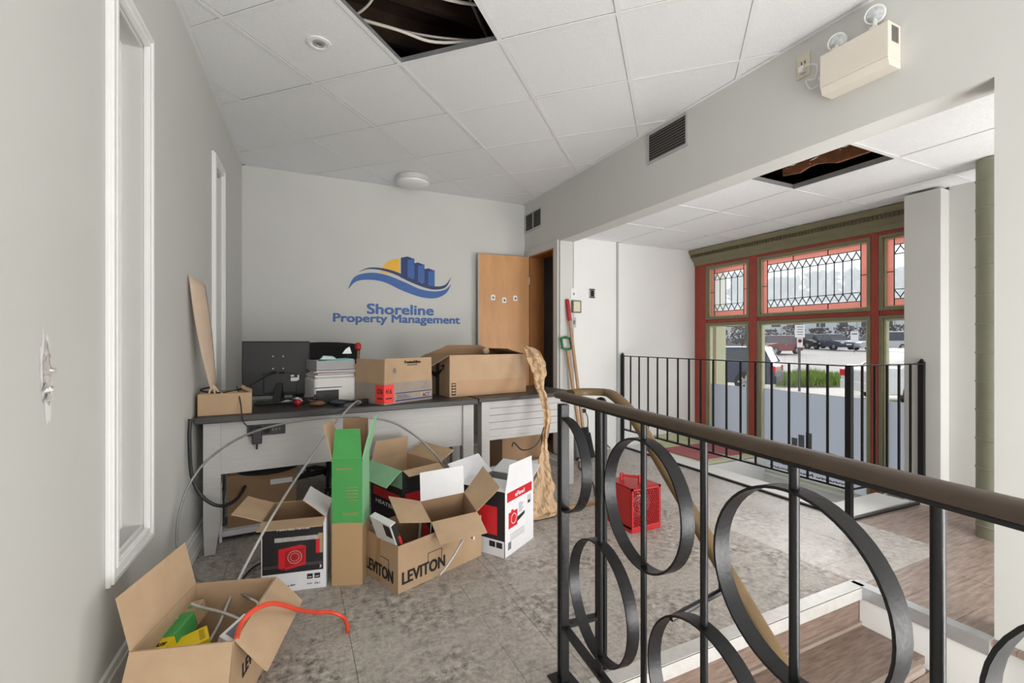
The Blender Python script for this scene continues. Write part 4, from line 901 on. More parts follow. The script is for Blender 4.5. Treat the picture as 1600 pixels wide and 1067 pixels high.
cable('wire', 'bare white wire end poking from the arching conduit in the near carton', [at(392, 936, 1.70), at(400, 940, 1.69), at(406, 946, 1.67)], .004, whitec, 'wire')
cable('electrical_cable', 'orange cord draped over the right flap of the near carton onto the floor', [at(369, 999, 1.38), at(377, 975, 1.44), at(395, 955, 1.48), at(420, 944, 1.53), at(440, 945, 1.58), at(465, 953, 1.66), at(490, 957, 1.76), at(517, 957, 1.82), at(535, 964, 1.84), at(542, 975, 1.82), atz(544, 988, .009)], .0078, orange, 'cord')
cable('wire', 'thin black wire trailing on the floor beside the heater carton', [atz(374, 915, .006), atz(385, 897, .006), atz(400, 884, .006), atz(420, 876, .006)], .0035, blackp, 'wire')
cable('electrical_cable', 'thick black cord hanging beside the left desk leg and looping below the panel', [at(297, 655, 2.31), at(296, 690, 2.30), at(300, 745, 2.31), at(318, 778, 2.33), at(345, 791, 2.37), at(370, 780, 2.5), at(385, 755, 2.75), at(388, 735, 2.8)], .009, blackp, 'cord')
# ------------------------------------------------------------------ under the long desk
us = thing('shoe_shelf', 'low white shelf on the floor under the left end of the long desk', 'shelf', (-.36, 3.06, 0), R(4))
MB().box(0, 0, .03, .42, .32, .06).build('board', cardw, us, bev=.003); MB().box(-.015, 0, 0, .0, .32, .34).build('side_panel', cardw, us, bev=.003); MB().box(.42, 0, 0, .435, .32, .06).build('side_panel', cardw, us)
for z in (.10, .30): MB().cyl((.0, .01, z), (.012, .01, z), .008).build('peg', blackp, us)
uc = carton('carton', 'brown carton with a white label stored on the low shelf under the desk', (-.17, 3.24, .06), R(5), .36, .24, .30, {'front': (60, .05), 'back': (-60, .1), 'left': (-86, .12), 'right': (-86, .12)}, kraftd, kraftd)
prect(uc, 'front', .12, .08, .2, .13, cardw); prect(uc, 'front', .13, .09, .19, .105, inkb, e=.0014); prect(uc, 'front', .22, .22, .34, .25, cardw)
cu_ = thing('seat_cushion', 'flat black cushion on the carton under the desk', 'cushion', (-.14, 3.2, .375), R(5))
MB().lathe([(.05, -.012), (.17, -.010), (.20, .012), (.17, .035), (.05, .04)], 28).build('pad', blackf, cu_, smooth=True)
# ------------------------------------------------------------------ office chair
ch = thing('office_chair', 'black swivel office chair behind the monitor and printer', 'chair', (.27, 3.98, 0), R(4))
MB().cyl((0, 0, .09), (0, 0, .40), .028).build('gas_lift', blackp, ch, smooth=True); MB().lathe([(.045, .07), (.05, .10), (.03, .13)], 20).build('hub', blackp, ch, smooth=True)
for k in range(5):
    a = R(-100+72*k); e = Vector((math.cos(a), math.sin(a), 0))
    MB().tube([e*.03+Vector((0, 0, .105)), e*.2+Vector((0, 0, .095)), e*.31+Vector((0, 0, .07))], [.024, .02, .015], 10).build('base_leg', blackp, ch, smooth=True)
    sd = Vector((-e.y, e.x, 0)); c_ = MB().cyl(e*.31+sd*.022+Vector((0, 0, .026)), e*.31+sd*.006+Vector((0, 0, .026)), .026); c_.cyl(e*.31-sd*.006+Vector((0, 0, .026)), e*.31-sd*.022+Vector((0, 0, .026)), .026).cyl(e*.31+Vector((0, 0, .03)), e*.31+Vector((0, 0, .075)), .008); c_.build('caster', blackp, ch, smooth=True)
def pad(u_, v_, t):
    a = 2*u_-1; b = 2*v_-1; return Vector((.25*a*(1-.08*b*b), .235*b*(1-.08*a*a), .44+t*(1-a**4)*(1-b**4)*.05))
sm = MB().grid(lambda u_, v_: pad(u_, v_, 1), 10, 10).grid(lambda u_, v_: pad(u_, v_, -.6), 10, 10); sm.build('seat', blackf, ch, smooth=True)
def bk(u_, v_, t):
    a = 2*u_-1; z = .55+.585*v_-.022*abs(a)**2.2*v_; return Vector((.29*a*(.84+.16*v_), .24+.05*v_-.04*a*a+t*.022*(1-a**6), z))
bm_ = MB().grid(lambda u_, v_: bk(u_, v_, 1), 14, 10).grid(lambda u_, v_: bk(u_, v_, -1), 14, 10); bm_.build('backrest', blackf, ch, smooth=True)
MB().tube(smoothpath([(0, .1, .40), (0, .24, .42), (0, .29, .55), (0, .28, .75)], 5), .02, 8).build('back_bracket', blackp, ch, smooth=True)
for s_ in (-1, 1):
    MB().tube(smoothpath([(.2*s_, .05, .42), (.28*s_, .05, .45), (.29*s_, .06, .66)], 5), .014, 8).build('arm_post', blackp, ch, smooth=True); MB().box(.255*s_-.03 if s_ > 0 else .255*s_-.03, -.12, .66, .255*s_+.03, .13, .685).build('arm_rest', blackp, ch, bev=.008)
# ------------------------------------------------------------------ on the long desk
DT = .742
sc_ = carton('carton', 'shallow open brown carton at the left end of the long desk', (-.335, 3.03, DT), R(3), .25, .20, .115, {'back': (170, .07), 'front': (-82, .06, .01), 'left': (-84, .06), 'right': (-60, .06)}, kraft, kraftd)
bd = MB(); lft = [at(295, 431, 2.32), at(303, 492, 2.36), at(315, 556, 2.42), at(330, 612, 2.50)]; rgt = [at(320, 446, 2.46), at(327, 492, 2.50), at(332, 532, 2.54), at(338, 604, 2.58)]
la, ra = smoothpath(lft, 5), smoothpath(rgt, 5)
bd.grid(lambda u_, v_: la[round(v_*(len(la)-1))].lerp(ra[round(v_*(len(la)-1))], u_)+Vector((.012, -.012, 0))*math.sin(math.pi*u_)*(.6+.4*math.sin(4*v_)), 6, len(la)-1)
cs = thing('cardboard_sheet', 'folded strip of cardboard leaning against the left wall above the desk', 'cardboard')
bd.build('sheet', mat('pale_kraft', rgb(206, 184, 162), .85, var=.05), cs, smooth=True, solid=.005)
e_ = at(334, 606, 2.52)
for k in range(3): MB().tube([e_+Vector((.0, 0, .01)), e_+Vector((-.015+.022*k, -.03, -.015-.006*k)), e_+Vector((-.02+.034*k, -.045, -.045+.008*k))], [.006, .005, .002], 6).build('torn_end', mat('pale_kraft', (1, 1, 1, 1)), cs)
mo = thing('computer_monitor', 'black computer monitor seen from behind on the long desk', 'monitor', (-.095, 3.42, DT), R(-1))
MB().box(-.198, -.012, .045, .198, .014, .395).build('back_panel', blackp, mo, bev=.006); MB().box(-.20, .012, .04, .20, .022, .40).build('bezel', blackp, mo)
MB().box(-.075, -.022, .06, .12, -.012, .19).build('rear_bulge', blackp, mo, bev=.004)
for x in (-.02, .04):
    for z in (.30, .22): MB().cyl((x, -.0125, z), (x, -.014, z), .004).build('screw', alum, mo)
MB().box(.085, -.0235, .165, .105, -.022, .175).box(.085, -.0235, .135, .125, -.022, .158).box(.125, -.0235, .14, .135, -.022, .175).build('label', cardw, mo)
for x in (-.015, .03): MB().box(x-.015, -.024, .185, x+.018, -.012, .20).build('port', darkg, mo)
MB().hexa([(-.03, -.10, .0), (.02, -.11, .0), (.05, .0, .0), (.0, .01, .0), (.0, -.03, .12), (.04, -.03, .12), (.04, -.01, .13), (.0, -.01, .13)]).build('stand_neck', blackp, mo, bev=.004)
MB().box(-.12, -.13, 0, .12, .08, .012).build('stand_base', blackp, mo, bev=.004)
adopt(cable('power_cord', 'black cord from the monitor draped over the shallow carton', [(-.10, 3.39, .94), (-.16, 3.30, .915), (-.24, 3.12, .875), (-.33, 2.95, .862), (-.42, 2.97, .865), (-.455, 3.03, .875), (-.42, 3.08, .882)], .005, blackp, 'cord'), mo)
adopt(cable('power_cord', 'thin black cord hanging over the desk front to the plugged-in adapter', [(-.29, 3.06, .885), (-.275, 2.98, .875), (-.255, 2.905, .80), (-.235, 2.862, .70), (-.175, 2.868, .66)], .0032, blackp, 'cord'), ps)
pn = thing('printer', 'white and dark grey desktop printer beside the monitor', 'printer', (.245, 3.33, DT), R(12))
MB().box(-.15, -.13, 0, .15, .15, .165).build('body', mat('printer_white', rgb(224, 222, 220), .4, var=.02), pn, bev=.02)
MB().box(-.14, -.134, .012, -.0, -.128, .085).build('paper_slot', blackp, pn); MB().box(-.14, -.15, .01, .0, -.12, .02).build('output_tray', blackp, pn); MB().box(-.15, -.132, .10, .02, -.129, .104).build('lid_seam', darkg, pn)
MB().box(-.145, -.12, .165, .145, .14, .183).build('scanner_lid', mat('printer_white', (1, 1, 1, 1)), pn, bev=.006)
for k, (z, a) in enumerate(((.186, 5), (.196, -4), (.204, 2))):
    tag(MB().hexa([(-.14, -.12, 0), (.12, -.13, 0), (.13, .10, 0), (-.13, .10, 0), (-.14, -.12, .006), (.12, -.13, .006), (.13, .10, .006), (-.13, .10, .006)]).build('folder', cardw if k != 1 else mat('pink_folder', rgb(216, 190, 182), .7, var=.03)), ['white folder lying directly on the printer lid', 'pink folder between two white ones on the printer', 'white folder right under the grey tray on the printer'][k], 'folder')
    o = C.objects[-1]; o.location = (.245, 3.33, DT+z); o.rotation_euler = (0, 0, R(12+a))
tr = thing('letter_tray', 'grey plastic tray of papers on top of the printer', 'tray', (.232, 3.32, DT+.213), R(14))
MB().box(-.125, -.11, 0, .125, .11, .004).box(-.125, -.11, 0, -.12, .11, .065).box(.12, -.11, 0, .125, .11, .065).box(-.125, -.11, 0, .125, -.105, .06).box(-.125, .105, 0, .125, .11, .06).build('tray', mat('grey_plastic', rgb(168, 168, 168), .5, var=.03), tr, bev=.002)
tag(MB().box(-.08, -.09, 0, .10, .08, .06).build('notepad', mat('teal_card', rgb(120, 200, 192), .6, var=.04)), 'teal pad in the grey tray on the printer', 'notepad'); o = C.objects[-1]; o.location = (.255, 3.32, DT+.219); o.rotation_euler = (0, R(-2), R(14))
tag(MB().hexa([(-.05, -.04, 0), (.05, -.04, 0), (.05, .05, 0), (-.05, .05, 0), (-.03, -.03, .02), (.04, -.03, .012), (.03, .04, .02), (-.03, .04, .024)]).build('paper_note', mat('pale_mint_card', rgb(206, 232, 228), .7, var=.02)), 'crumpled pale mint note on the teal pad', 'paper'); o = C.objects[-1]; o.location = (.215, 3.30, DT+.2795)
tw = thing('desk_lamp_clip', 'small red-topped tool standing behind the printer tray', 'tool', (.43, 3.50, DT)); MB().cyl((0, 0, 0), (0, 0, .34), .008).build('shaft', kraftd, tw); MB().lathe([(.008, .33), (.022, .345), (.022, .375), (.01, .39)], 14).build('knob', redp, tw, smooth=True)
tw2 = thing('tape_dispenser', 'small grey clip stand left of the red-topped tool', 'clip', (.36, 3.54, DT)); MB().cyl((0, 0, 0), (0, 0, .31), .006).build('shaft', blackp, tw2); MB().hexa([(-.035, -.01, .31), (.03, -.01, .31), (.03, .01, .31), (-.035, .01, .31), (-.01, -.01, .345), (.015, -.01, .36), (.015, .01, .36), (-.01, .01, .345)]).build('clip', alum, tw2)
def lump(name, label, cat, loc, r, m, seed, group=None):
    b = bmesh.new(); bmesh.ops.create_icosphere(b, subdivisions=2, radius=1)
    for v in b.verts:
        k = 1+.35*noise.noise(v.co*1.6+Vector((seed*3.1, seed, 0))); v.co = Vector((v.co.x*r[0]*k, v.co.y*r[1]*k, (v.co.z*k)*r[2]))
    z0 = min(v.co.z for v in b.verts)
    for v in b.verts: v.co.z -= z0
    me = bpy.data.meshes.new(name); b.to_mesh(me); b.free(); me.materials.append(m); me.polygons.foreach_set('use_smooth', [True]*len(me.polygons))
    o = bpy.data.objects.new(name, me); C.objects.link(o); o.location = loc; return tag(o, label, cat, group)
lump('computer_mouse', 'dark rounded computer mouse in front of the printer', 'mouse', (.26, 3.06, DT), (.055, .035, .02), mat('dark_blue_plastic', rgb(44, 48, 58), .5, var=.1), 2)
lump('pouch', 'small brown leather pouch left of the computer mouse', 'pouch', (.14, 3.08, DT), (.05, .03, .016), mat('brown_leather', rgb(120, 84, 52), .6, var=.2), 5)
lump('tape_roll', 'red and white roll by the monitor stand', 'tape', (.03, 3.12, DT), (.022, .02, .022), redp, 6)
for k, (x, y, l) in enumerate(((-.02, 3.16, 'coil of black cable under the right edge of the monitor'), (.10, 3.13, 'coil of black cable in front of the printer slot'))):
    pts = [(x+.05*math.cos(t*.9)*(1-.02*t)+.008*math.sin(3*t), y+.03*math.sin(t*.9), DT+.008+.0035*t) for t in range(16)]
    cable('cable_coil', l, pts, .005, blackp, 'cable', n=4)
cable('cable', 'white cable bundle lying behind the monitor stand', [(-.06, 3.25, DT+.01), (-.02, 3.22, DT+.03), (.03, 3.24, DT+.035), (.05, 3.2, DT+.02), (.0, 3.21, DT+.03), (-.05, 3.19, DT+.02)], .008, cardw)
# cartons on the desks
ac = carton('carton', 'open carton with blue stripe print and a red sticker on the long desk', (.626, 3.165, DT), R(27.5), .405, .30, .135,
            {'front': (0, .155, .004, kraft), 'left': (-2, .15, .0, kraft), 'right': (-12, .15), 'back': (20, .12)}, mat('grey_kraft', rgb(160, 146, 134), .85, var=.05), kraftin)
prect(ac, 'front', .09, .014, .40, .022, inkb, 'print_line'); prect(ac, 'front', .09, .062, .40, .068, inkb, 'print_line'); prect(ac, 'front', .30, .024, .385, .055, kraftin, e=.0011); ptext(ac, 'front', 'ACT', .034, inkb, .315, .027, .065, .04)
for k in range(3): prect(ac, 'front', .10, .032+k*.009, .22-.02*k, .035+k*.009, inkb, 'print_line')
for x, z in ((.345, .115), (.33, .088), (.365, .088)): pring(ac, 'front', x, z, .010, .003, greyi)
fm_ = mat('fluorescent_red', rgb(250, 70, 64), .5, var=.03)
prect(ac, 'front', .0, .008, .075, .125, fm_, 'sticker', e=.0014); prect(ac, 'left', .215, .008, .30, .125, fm_, 'sticker', e=.0014)
ptext(ac, 'front', '416', .045, inkk, .012, .068, .045, .02); ptext(ac, 'left', 'C116', .045, inkk, .235, .068, .05, .02); prect(ac, 'front', .012, .035, .06, .042, inkk, 'print_line', e=.0017); prect(ac, 'left', .235, .035, .285, .042, inkk, 'print_line', e=.0017)
text('print_lettering', 'PremiumEdition', .026, inkk, ac, (-.04, -.1512, .255), (1, 0, 0), (0, 0, 1), .135, .03); text('print_lettering', 'commercial grade filter', .010, inkk, ac, (-.02, -.1512, .242), (1, 0, 0), (0, 0, 1), .09)
MB().prismf([(0, 0), (.012, .016), (.008, .03), (0, .042), (-.008, .03), (-.012, .016)], (-.12, -.1512, .19), (1, 0, 0), (0, 0, 1), (0, -1, 0), .001).build('print_drop', greyi, ac)
sb = carton('carton', 'large open brown carton with a curved smile print on its end beside the tan door', (1.31, 3.40, DT), R(8.8), .67, .40, .30,
            {'left': (118, .19, .0), 'back': (8, .07, .18), 'right': (-75, .17)}, kraft, kraftd)
prect(sb, 'front', .015, .012, .05, .10, inkk, 'print_panel'); 
for k in range(4): prect(sb, 'front', .02, .022+k*.02, .045, .034+k*.02, kraft, 'print_line', e=.0013)
prect(sb, 'front', .06, .0, .665, .115, mat('tape_band', rgb(178, 140, 104), .45, var=.04), 'packing_tape', e=.0006)
g_ = MB(); ex = Vector((0, -1, 0)); o_ = Vector((-.3362, 0, 0))
arc = [(.17-.26*i/12, .20-.05*math.sin(math.pi*i/12)) for i in range(13)]
for i, (y, z) in enumerate(arc): w = .006+.012*math.sin(math.pi*i/12); g_.v += [(-.3362, y, z-w), (-.3362, y, z+w)]
for i in range(12): g_.f.append((2*i, 2*i+1, 2*i+3, 2*i+2)); g_.m.append(0)
g_.quad([(-.3362, -.05, .215), (-.3362, -.12, .235), (-.3362, -.11, .17), (-.3362, -.10, .21)]); g_.build('print_smile', inkk, sb)
MB().box(-.3358, -.03, .0, -.3352, .03, .30).build('packing_tape', mat('dark_tape', rgb(60, 52, 46), .4, var=.1), sb)
lump('paper_scrap', 'pale crumpled paper scrap on the rim of the smile carton', 'paper', (1.42, 3.47, 1.03), (.03, .02, .03), paper, 8)
# brown packing paper
pa = thing('packing_paper', 'long crumpled strip of brown packing paper hanging from the carton to the floor', 'paper', (1.7, 3.2, 0))
ctr = smoothpath([at(818, 540, 3.58), at(832, 550, 3.56), at(842, 578, 3.48), at(843, 604, 3.40), at(851, 628, 3.28), at(855, 655, 3.22), at(851, 690, 3.18), at(850, 715, 3.14), at(849, 760, 3.06), at(847, 800, 2.98)], 7)
wd = [.02, .10, .13, .085, .06, .055, .05, .035, .045, .09, .14, .19]
def pf(u_, v_):
    i = v_*(len(ctr)-1); i0 = int(i); i1 = min(i0+1, len(ctr)-1); p = ctr[i0].lerp(ctr[i1], i-i0); w0 = v_*(len(wd)-1); j = int(w0); w = wd[j]+(wd[min(j+1, len(wd)-1)]-wd[j])*(w0-j)
    q_ = p+Vector((CS, -SN, 0))*((u_-.5)*w*(1+.35*noise.noise(Vector((u_*2, v_*22, 4))))); k = .35+.65*min(1, max(0, (.78-v_)*5))
    pl = .022*math.cos(u_*9.4+1.5*math.sin(v_*13))*k
    return q_+Vector((-SN, -CS, 0))*(abs(noise.noise(q_*14))*.06*k+abs(noise.noise(q_*34))*.035+pl*.6)+Vector((0, 0, .012*noise.noise(q_*25)*k))-Vector((1.7, 3.2, 0))
MB().grid(pf, 13, 80).build('sheet', paper, pa, solid=.0015)
fo = at(850, 797, 3.0)-Vector((1.7, 3.2, 0))
MB().grid(lambda u_, v_: Vector((fo.x-.16+.34*u_, fo.y-.05+.16*v_+.04*noise.noise(Vector((u_*5, v_*5, 3))), .012+.05*max(0, noise.noise(Vector((u_*6, v_*4, 1))))+.05*v_*(1-abs(2*u_-1)))), 16, 8).build('foot_fold', paper, pa, solid=.0015)
# carton under the second desk
carton('carton', 'dark brown carton pushed under the slatted desk', (1.72, 3.62, 0), R(12), .42, .30, .40, {'front': (-84, .14), 'back': (-84, .14)}, kraftd, kraftd)
tag(MB().bar(atz(858, 800, .012), atz(936, 783, .012), .025, .02).build('wood_batten', tanw, bev=.002), 'thin wooden batten lying on the floor behind the first railing post', 'batten')
for k, (u_, v_, r) in enumerate(((884, 700, .05), (893, 712, .045), (902, 716, .04), (890, 722, .035), (898, 704, .04), (908, 722, .03), (884, 724, .03))):
    p = atz(u_, v_, 0); lump('rag', 'crumpled pale pink rag on the floor below the low alcove outlet', 'rag', (p.x, p.y, 0), (r, r*.8, r*.6), mat('rag_cloth', rgb(218, 196, 188), .9, var=.12, vscale=30), k+11, 'rags on the alcove floor')
cable('cable', 'black cable curled on the floor beside the rags', [atz(912, 735, .006), atz(918, 722, .006), atz(909, 718, .006), atz(905, 730, .006), atz(925, 752, .006), atz(930, 775, .006)], .005, blackp)
# ------------------------------------------------------------------ outside: street, lot, cars
def G(u_, d): l = (u_-800)/720*d; return Vector((SN*d+CS*l, CS*d-SN*l, 0))
def zg(d): return -.5 if d < 22 else -.5+(d-22)*.031
asphalt = mat('lot_asphalt', rgb(172, 168, 166), .9, var=.08, vscale=.6); paving = mat('sidewalk_concrete', rgb(200, 196, 188), .9, var=.06, vscale=2)
gm = MB()
for d0, d1 in ((-8, 22), (22, 62), (62, 140)):
    a, b = G(800, d0), G(800, d1); r_ = Vector((CS, -SN, 0))*130
    z0, z1 = zg(d0), zg(d1)
    p = [a-r_*.4, a+r_, b+r_, b-r_*.4]
    gm.quad([(p[0].x, p[0].y, z0-.05), (p[1].x, p[1].y, z0-.05), (p[2].x, p[2].y, z1-.05), (p[3].x, p[3].y, z1-.05)])
gr_o = gm.build('ground', asphalt); gr_o['kind'] = 'structure'


def strip(name, d0, d1, u0, u1, m, h, label, cat):
    p = [G(u0, d0), G(u1, d0), G(u1, d1), G(u0, d1)]; o = MB().hexa([(q_.x, q_.y, zg(d)-.06) for q_, d in zip(p, (d0, d0, d1, d1))]+[(q_.x, q_.y, zg(d)+h) for q_, d in zip(p, (d0, d0, d1, d1))]).build(name, m); return o
struct(strip('floor_sidewalk', 11.5, 16.0, 1000, 1330, paving, .02, '', '')); struct(strip('floor_sidewalk', 11.0, 14.5, 1345, 1560, paving, .02, '', ''))
verge = MB(); random.seed(4)
for k in range(2600):
    u_ = random.uniform(1212, 1322); d = random.uniform(17.0, 20.5)
    p = G(u_, d); p.z = -.5; h = random.uniform(.25, .62)*(1-.45*abs((u_-1262)/60)); a = random.uniform(0, 6.28); e = Vector((math.cos(a), math.sin(a), 0))
    verge.quad([p-e*.03, p+e*.03, p+e*.015+Vector((e.y, -e.x, 0))*.12+Vector((0, 0, h))])
vo = tag(verge.build('verge_grass', mat('verge_green', rgb(96, 128, 44), .8, col2=rgb(150, 172, 84), vscale=3)), 'strip of tall green grass between the sidewalk and the parking lot', 'grass'); vo['kind'] = 'stuff'
sgp = G(1249, 15.0)
sn = thing('street_sign', 'grey sign post with two white parking signs at the edge of the lot', 'sign', (sgp.x, sgp.y, -.5), -TH)
MB().box(-.03, -.02, 0, .03, .02, 2.15).build('pole', mat('sign_post', rgb(92, 92, 92), .5, metal=.3, var=.05), sn)
MB().box(-.16, -.03, 1.77, .16, -.022, 2.18).build('upper_sign', cardw, sn); MB().box(-.09, -.03, 1.45, .09, -.022, 1.76).build('lower_sign', cardw, sn)
for k in range(4): MB().box(-.11+.02*(k % 2), -.0325, 2.10-k*.08, .11-.015*(k % 2), -.0305, 2.125-k*.08).build('print_line', greyi, sn)
MB().lathe([(.068, 0), (.001, .001)], 24, o=(0, -.031, 1.66), ex=(1, 0, 0), ey=(0, 0, 1), ez=(0, -1, 0)).build('prohibition_disc', red, sn); MB().lathe([(.048, 0), (.001, .001)], 24, o=(0, -.0325, 1.66), ex=(1, 0, 0), ey=(0, 0, 1), ez=(0, -1, 0)).build('disc_face', mat('dark_print', rgb(70, 40, 44), .6, var=.1), sn)
carglass = mat('car_glass', rgb(60, 68, 76), .08, var=.1); tyre = mat('tyre', rgb(28, 28, 30), .8, var=.1); hubm = mat('alloy_wheel', rgb(176, 178, 180), .3, metal=.6, var=.1); tail = mat('tail_light', rgb(200, 40, 48), .25, var=.05)
def car(label, loc, rz, paint, suv=True, L_=4.5, Wd=1.8, Ht=1.62):
    c_ = thing('parked_car', label, 'car', loc, rz)
    b = [(-L_/2, .35), (-L_/2+.05, .28), (L_/2-.1, .28), (L_/2, .45), (L_/2-.03, .72), (L_/2-.25, .86), (L_/2-1.15, .96), (-L_/2+.18, .98), (-L_/2+.02, .85)]
    MB().prismf(b, (0, Wd/2, 0), (1, 0, 0), (0, 0, 1), (0, -1, 0), Wd).build('body', paint, c_, bev=.05)
    g0, g1 = (-L_/2+.12, -L_/2+.35) if suv else (-L_/2+.55, -L_/2+1.15)
    r0, r1 = L_/2-1.2, L_/2-1.95
    wi = .16
    def hull(m, z0, z1, grow, name):
        f0 = lambda z: g0+(g1-g0)*(z-.96)/(Ht-.96); f1 = lambda z: r0+(r1-r0)*(z-.96)/(Ht-.96); y = lambda z: Wd/2-.04-wi*(z-.96)/(Ht-.96)
        MB().hexa([(f0(z0)-grow, -y(z0)-grow, z0), (f1(z0)+grow, -y(z0)-grow, z0), (f1(z0)+grow, y(z0)+grow, z0), (f0(z0)-grow, y(z0)+grow, z0), (f0(z1)-grow, -y(z1)-grow, z1), (f1(z1)+grow, -y(z1)-grow, z1), (f1(z1)+grow, y(z1)+grow, z1), (f0(z1)-grow, y(z1)+grow, z1)]).build(name, m, c_, bev=.03)
    hull(carglass, .95, Ht-.06, 0, 'windows'); hull(paint, Ht-.10, Ht, .012, 'roof')
    for s_ in (-1, 1):
        y = s_*(Wd/2-.05)
        for xa, xb in ((g0, g1), (r0, r1), ((r0+r1)/2-1.15, (r0+r1)/2-1.2)): MB().bar((xa, y, .95), (xb, s_*(Wd/2-.04-wi)-.0, Ht-.06), .07, .05, up=(0, 1, 0)).build('pillar', paint, c_)
        for x in (-L_/2+.85, L_/2-.9):
            w = MB().cyl((x, s_*(Wd/2-.20), .33), (x, s_*(Wd/2+.012), .33), .33, seg=24).build('wheel', tyre, c_, smooth=True)
            hb_ = MB().cyl((x, s_*(Wd/2+.0), .33), (x, s_*(Wd/2+.018), .33), .06, seg=12)
            for k in range(7):
                a = 2*math.pi*k/7; hb_.bar((x, s_*(Wd/2+.015), .33), (x+.22*math.cos(a), s_*(Wd/2+.015), .33+.22*math.sin(a)), .06, .012, up=(0, 1, 0))
            hb_.build('hub', hubm, w)
        MB().box(-L_/2-.012, s_*.55-.22, .66, -L_/2+.20, s_*(Wd/2-.13)+.13, .86).build('tail_light', tail, c_, bev=.02)
        MB().box(L_/2-.28, s_*.62-.16, .62, L_/2-.02, s_*.62+.16, .76).build('headlight', clearp, c_, bev=.02)
    MB().box(-.06, Wd/2, .80, .10, Wd/2+.02, .83).box(-.06, -Wd/2-.02, .80, .10, -Wd/2, .83).build('door_handle', alum, c_)
    MB().box(L_/2-.02, -.26, .48, L_/2+.01, .26, .60).build('number_plate', cardw, c_)
    MB().box(-L_/2-.03, -Wd/2+.05, .30, -L_/2+.1, Wd/2-.05, .55).build('rear_bumper', tyre if suv else paint, c_, bev=.03)
    return c_
cp = lambda n, *a: mat(n, rgb(*a), .25, metal=.2, var=.02)
p = G(1108, 16.5); car('dark blue car parked at the kerb left of the sign post', (p.x, p.y, -.5), R(180)-TH-R(38), cp('blue_paint', 58, 66, 88), True, 4.4, 1.8, 1.46)
p = G(1490, 12.2); car('white car with a red tail light at the right edge of the shop window', (p.x, p.y, -.5), -TH-R(8), cp('white_car_paint', 226, 228, 230), False, 4.6, 1.8, 1.45)
d = 40; p = G(1213, d); car('red car with pale roof parked across the lot', (p.x, p.y, zg(d)), R(180)-TH+R(25), cp('red_car_paint', 118, 44, 48), True)
d = 48; p = G(1302, d); car('dark blue car facing the shop from across the lot', (p.x, p.y, zg(d)), -R(90)-TH, cp('navy_paint', 62, 68, 90), True)
d = 51; p = G(1262, d); car('black car parked across the lot behind the sign post', (p.x, p.y, zg(d)), -R(90)-TH, cp('black_paint', 44, 44, 50), False)
d = 46; p = G(1372, d); car('pale grey van parked across the lot on the right', (p.x, p.y, zg(d)), R(180)-TH, cp('grey_paint', 186, 190, 196), True, 5.0, 1.9, 1.9)
p = G(1335, 42); s2 = thing('lot_sign', 'white notice board standing in the far lot by the grey van', 'sign', (p.x, p.y, zg(42)), -TH); MB().box(-.03, 0, 0, .03, .04, 1.0).build('pole', greyi, s2); MB().box(-.36, -.02, .95, .36, 0, 1.95).build('board', cardw, s2); MB().box(-.25, -.025, 1.65, .25, -.021, 1.78).build('print_line', greyi, s2)
# low wall, shrubs, far building and trees
ctr_ = G(1270, 59)
kb = thing('retaining_wall', 'long low grey wall at the back of the lot', 'wall', (ctr_.x, ctr_.y, zg(59)), -TH)
for k in range(14): MB().box(-21+k*3.0, 0, -.3, -21+k*3.0+2.97, .4, .9).build('block', mat('wall_grey', rgb(150, 150, 152), .9, var=.1, vscale=2), kb)
def shrub(name, label, u_, d, w, h, n, m1, m2, seed, group, leaf=.22, base=0.):
    random.seed(seed); c_ = G(u_, d); t = thing(name, label, 'shrub' if h < 4 else 'tree', (c_.x, c_.y, zg(d)), 0, group); f = MB(); b = MB()
    for k in range(5): a = 6.28*k/5; b.tube([(0, 0, 0), (w*.12*math.cos(a), w*.12*math.sin(a), h*.35), (w*.3*math.cos(a), w*.3*math.sin(a), h*.75)], [.06*h/3, .04*h/3, .012*h/3], 5)
    b.build('stem', mat('bark', rgb(92, 84, 80), .9, var=.2), t)
    for k in range(n):
        a = random.uniform(0, 6.28); z = random.random(); r = w*.5*math.sqrt(random.random())*(1-.55*abs(z-.45)); q_ = Vector((r*math.cos(a), r*math.sin(a), base+h*(.12+.88*z)-base*z)); e = Vector((random.gauss(0, 1), random.gauss(0, 1), random.gauss(0, 1))).normalized(); g3 = e.cross(Vector((random.random(), .3, .7))).normalized()
        f.quad([q_-e*leaf, q_+g3*leaf*.5, q_+e*leaf, q_-g3*leaf*.5])
    f.build('foliage', m1, t)
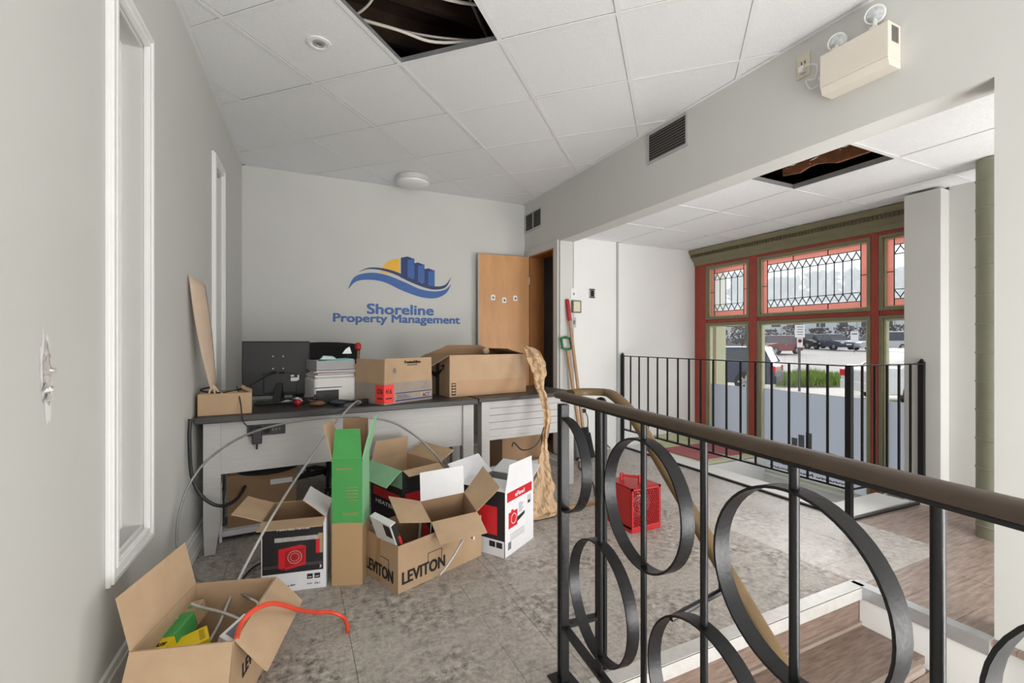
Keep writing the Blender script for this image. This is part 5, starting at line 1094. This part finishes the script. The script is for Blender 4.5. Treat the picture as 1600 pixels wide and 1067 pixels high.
bare = mat('bare_twigs', rgb(112, 106, 108), .9, var=.25, vscale=1); farg = mat('hazy_green', rgb(164, 184, 190), .9, var=.15, vscale=.3)
for k, (u_, w, h) in enumerate(((1120, 2.9, 2.2), (1160, 2.9, 2.6), (1200, 2.9, 2.0), (1240, 2.9, 2.6), (1280, 2.9, 2.2), (1320, 2.9, 2.5), (1360, 2.9, 2.3), (1400, 2.9, 2.6))):
    shrub('roadside_shrub', 'grey leafless shrub behind the parked cars, '+ORD[k]+' from the left', u_, 55.5, w, h, 380, bare, None, 30+k, 'shrubs behind the parked cars', .20)
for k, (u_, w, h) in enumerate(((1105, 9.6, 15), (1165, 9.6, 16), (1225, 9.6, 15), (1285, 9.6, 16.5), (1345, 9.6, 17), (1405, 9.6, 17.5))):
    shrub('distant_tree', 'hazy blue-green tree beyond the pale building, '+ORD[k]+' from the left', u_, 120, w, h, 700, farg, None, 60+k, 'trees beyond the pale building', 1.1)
ctr_ = G(1270, 78)
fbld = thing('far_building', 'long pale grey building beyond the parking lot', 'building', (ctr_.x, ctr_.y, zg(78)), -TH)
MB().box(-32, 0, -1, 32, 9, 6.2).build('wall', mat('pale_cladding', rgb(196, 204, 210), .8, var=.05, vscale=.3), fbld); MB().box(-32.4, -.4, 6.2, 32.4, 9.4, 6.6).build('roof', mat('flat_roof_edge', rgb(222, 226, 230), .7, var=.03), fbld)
for k in range(16):
    w = MB().box(-30+k*3.8, -.08, 2.2, -28.2+k*3.8, .1, 3.8).build('window', mat('far_frame', rgb(214, 216, 218), .6, var=.02), fbld); MB().box(-29.85+k*3.8, -.12, 2.35, -28.35+k*3.8, -.07, 3.65).build('pane', carglass, w)
for k in range(20): MB().box(-31+k*3.2, -.14, -1, -30.8+k*3.2, .02, 6.2).build('pilaster', mat('pilaster_grey', rgb(176, 184, 190), .8, var=.05), fbld)
struct(MB().box(4.5, 3.86, -.6, 4.66, 4.6, 3.3).build('wall_pilaster', cream))
for o in C.objects:
    if 'dims' in o: del o['dims']
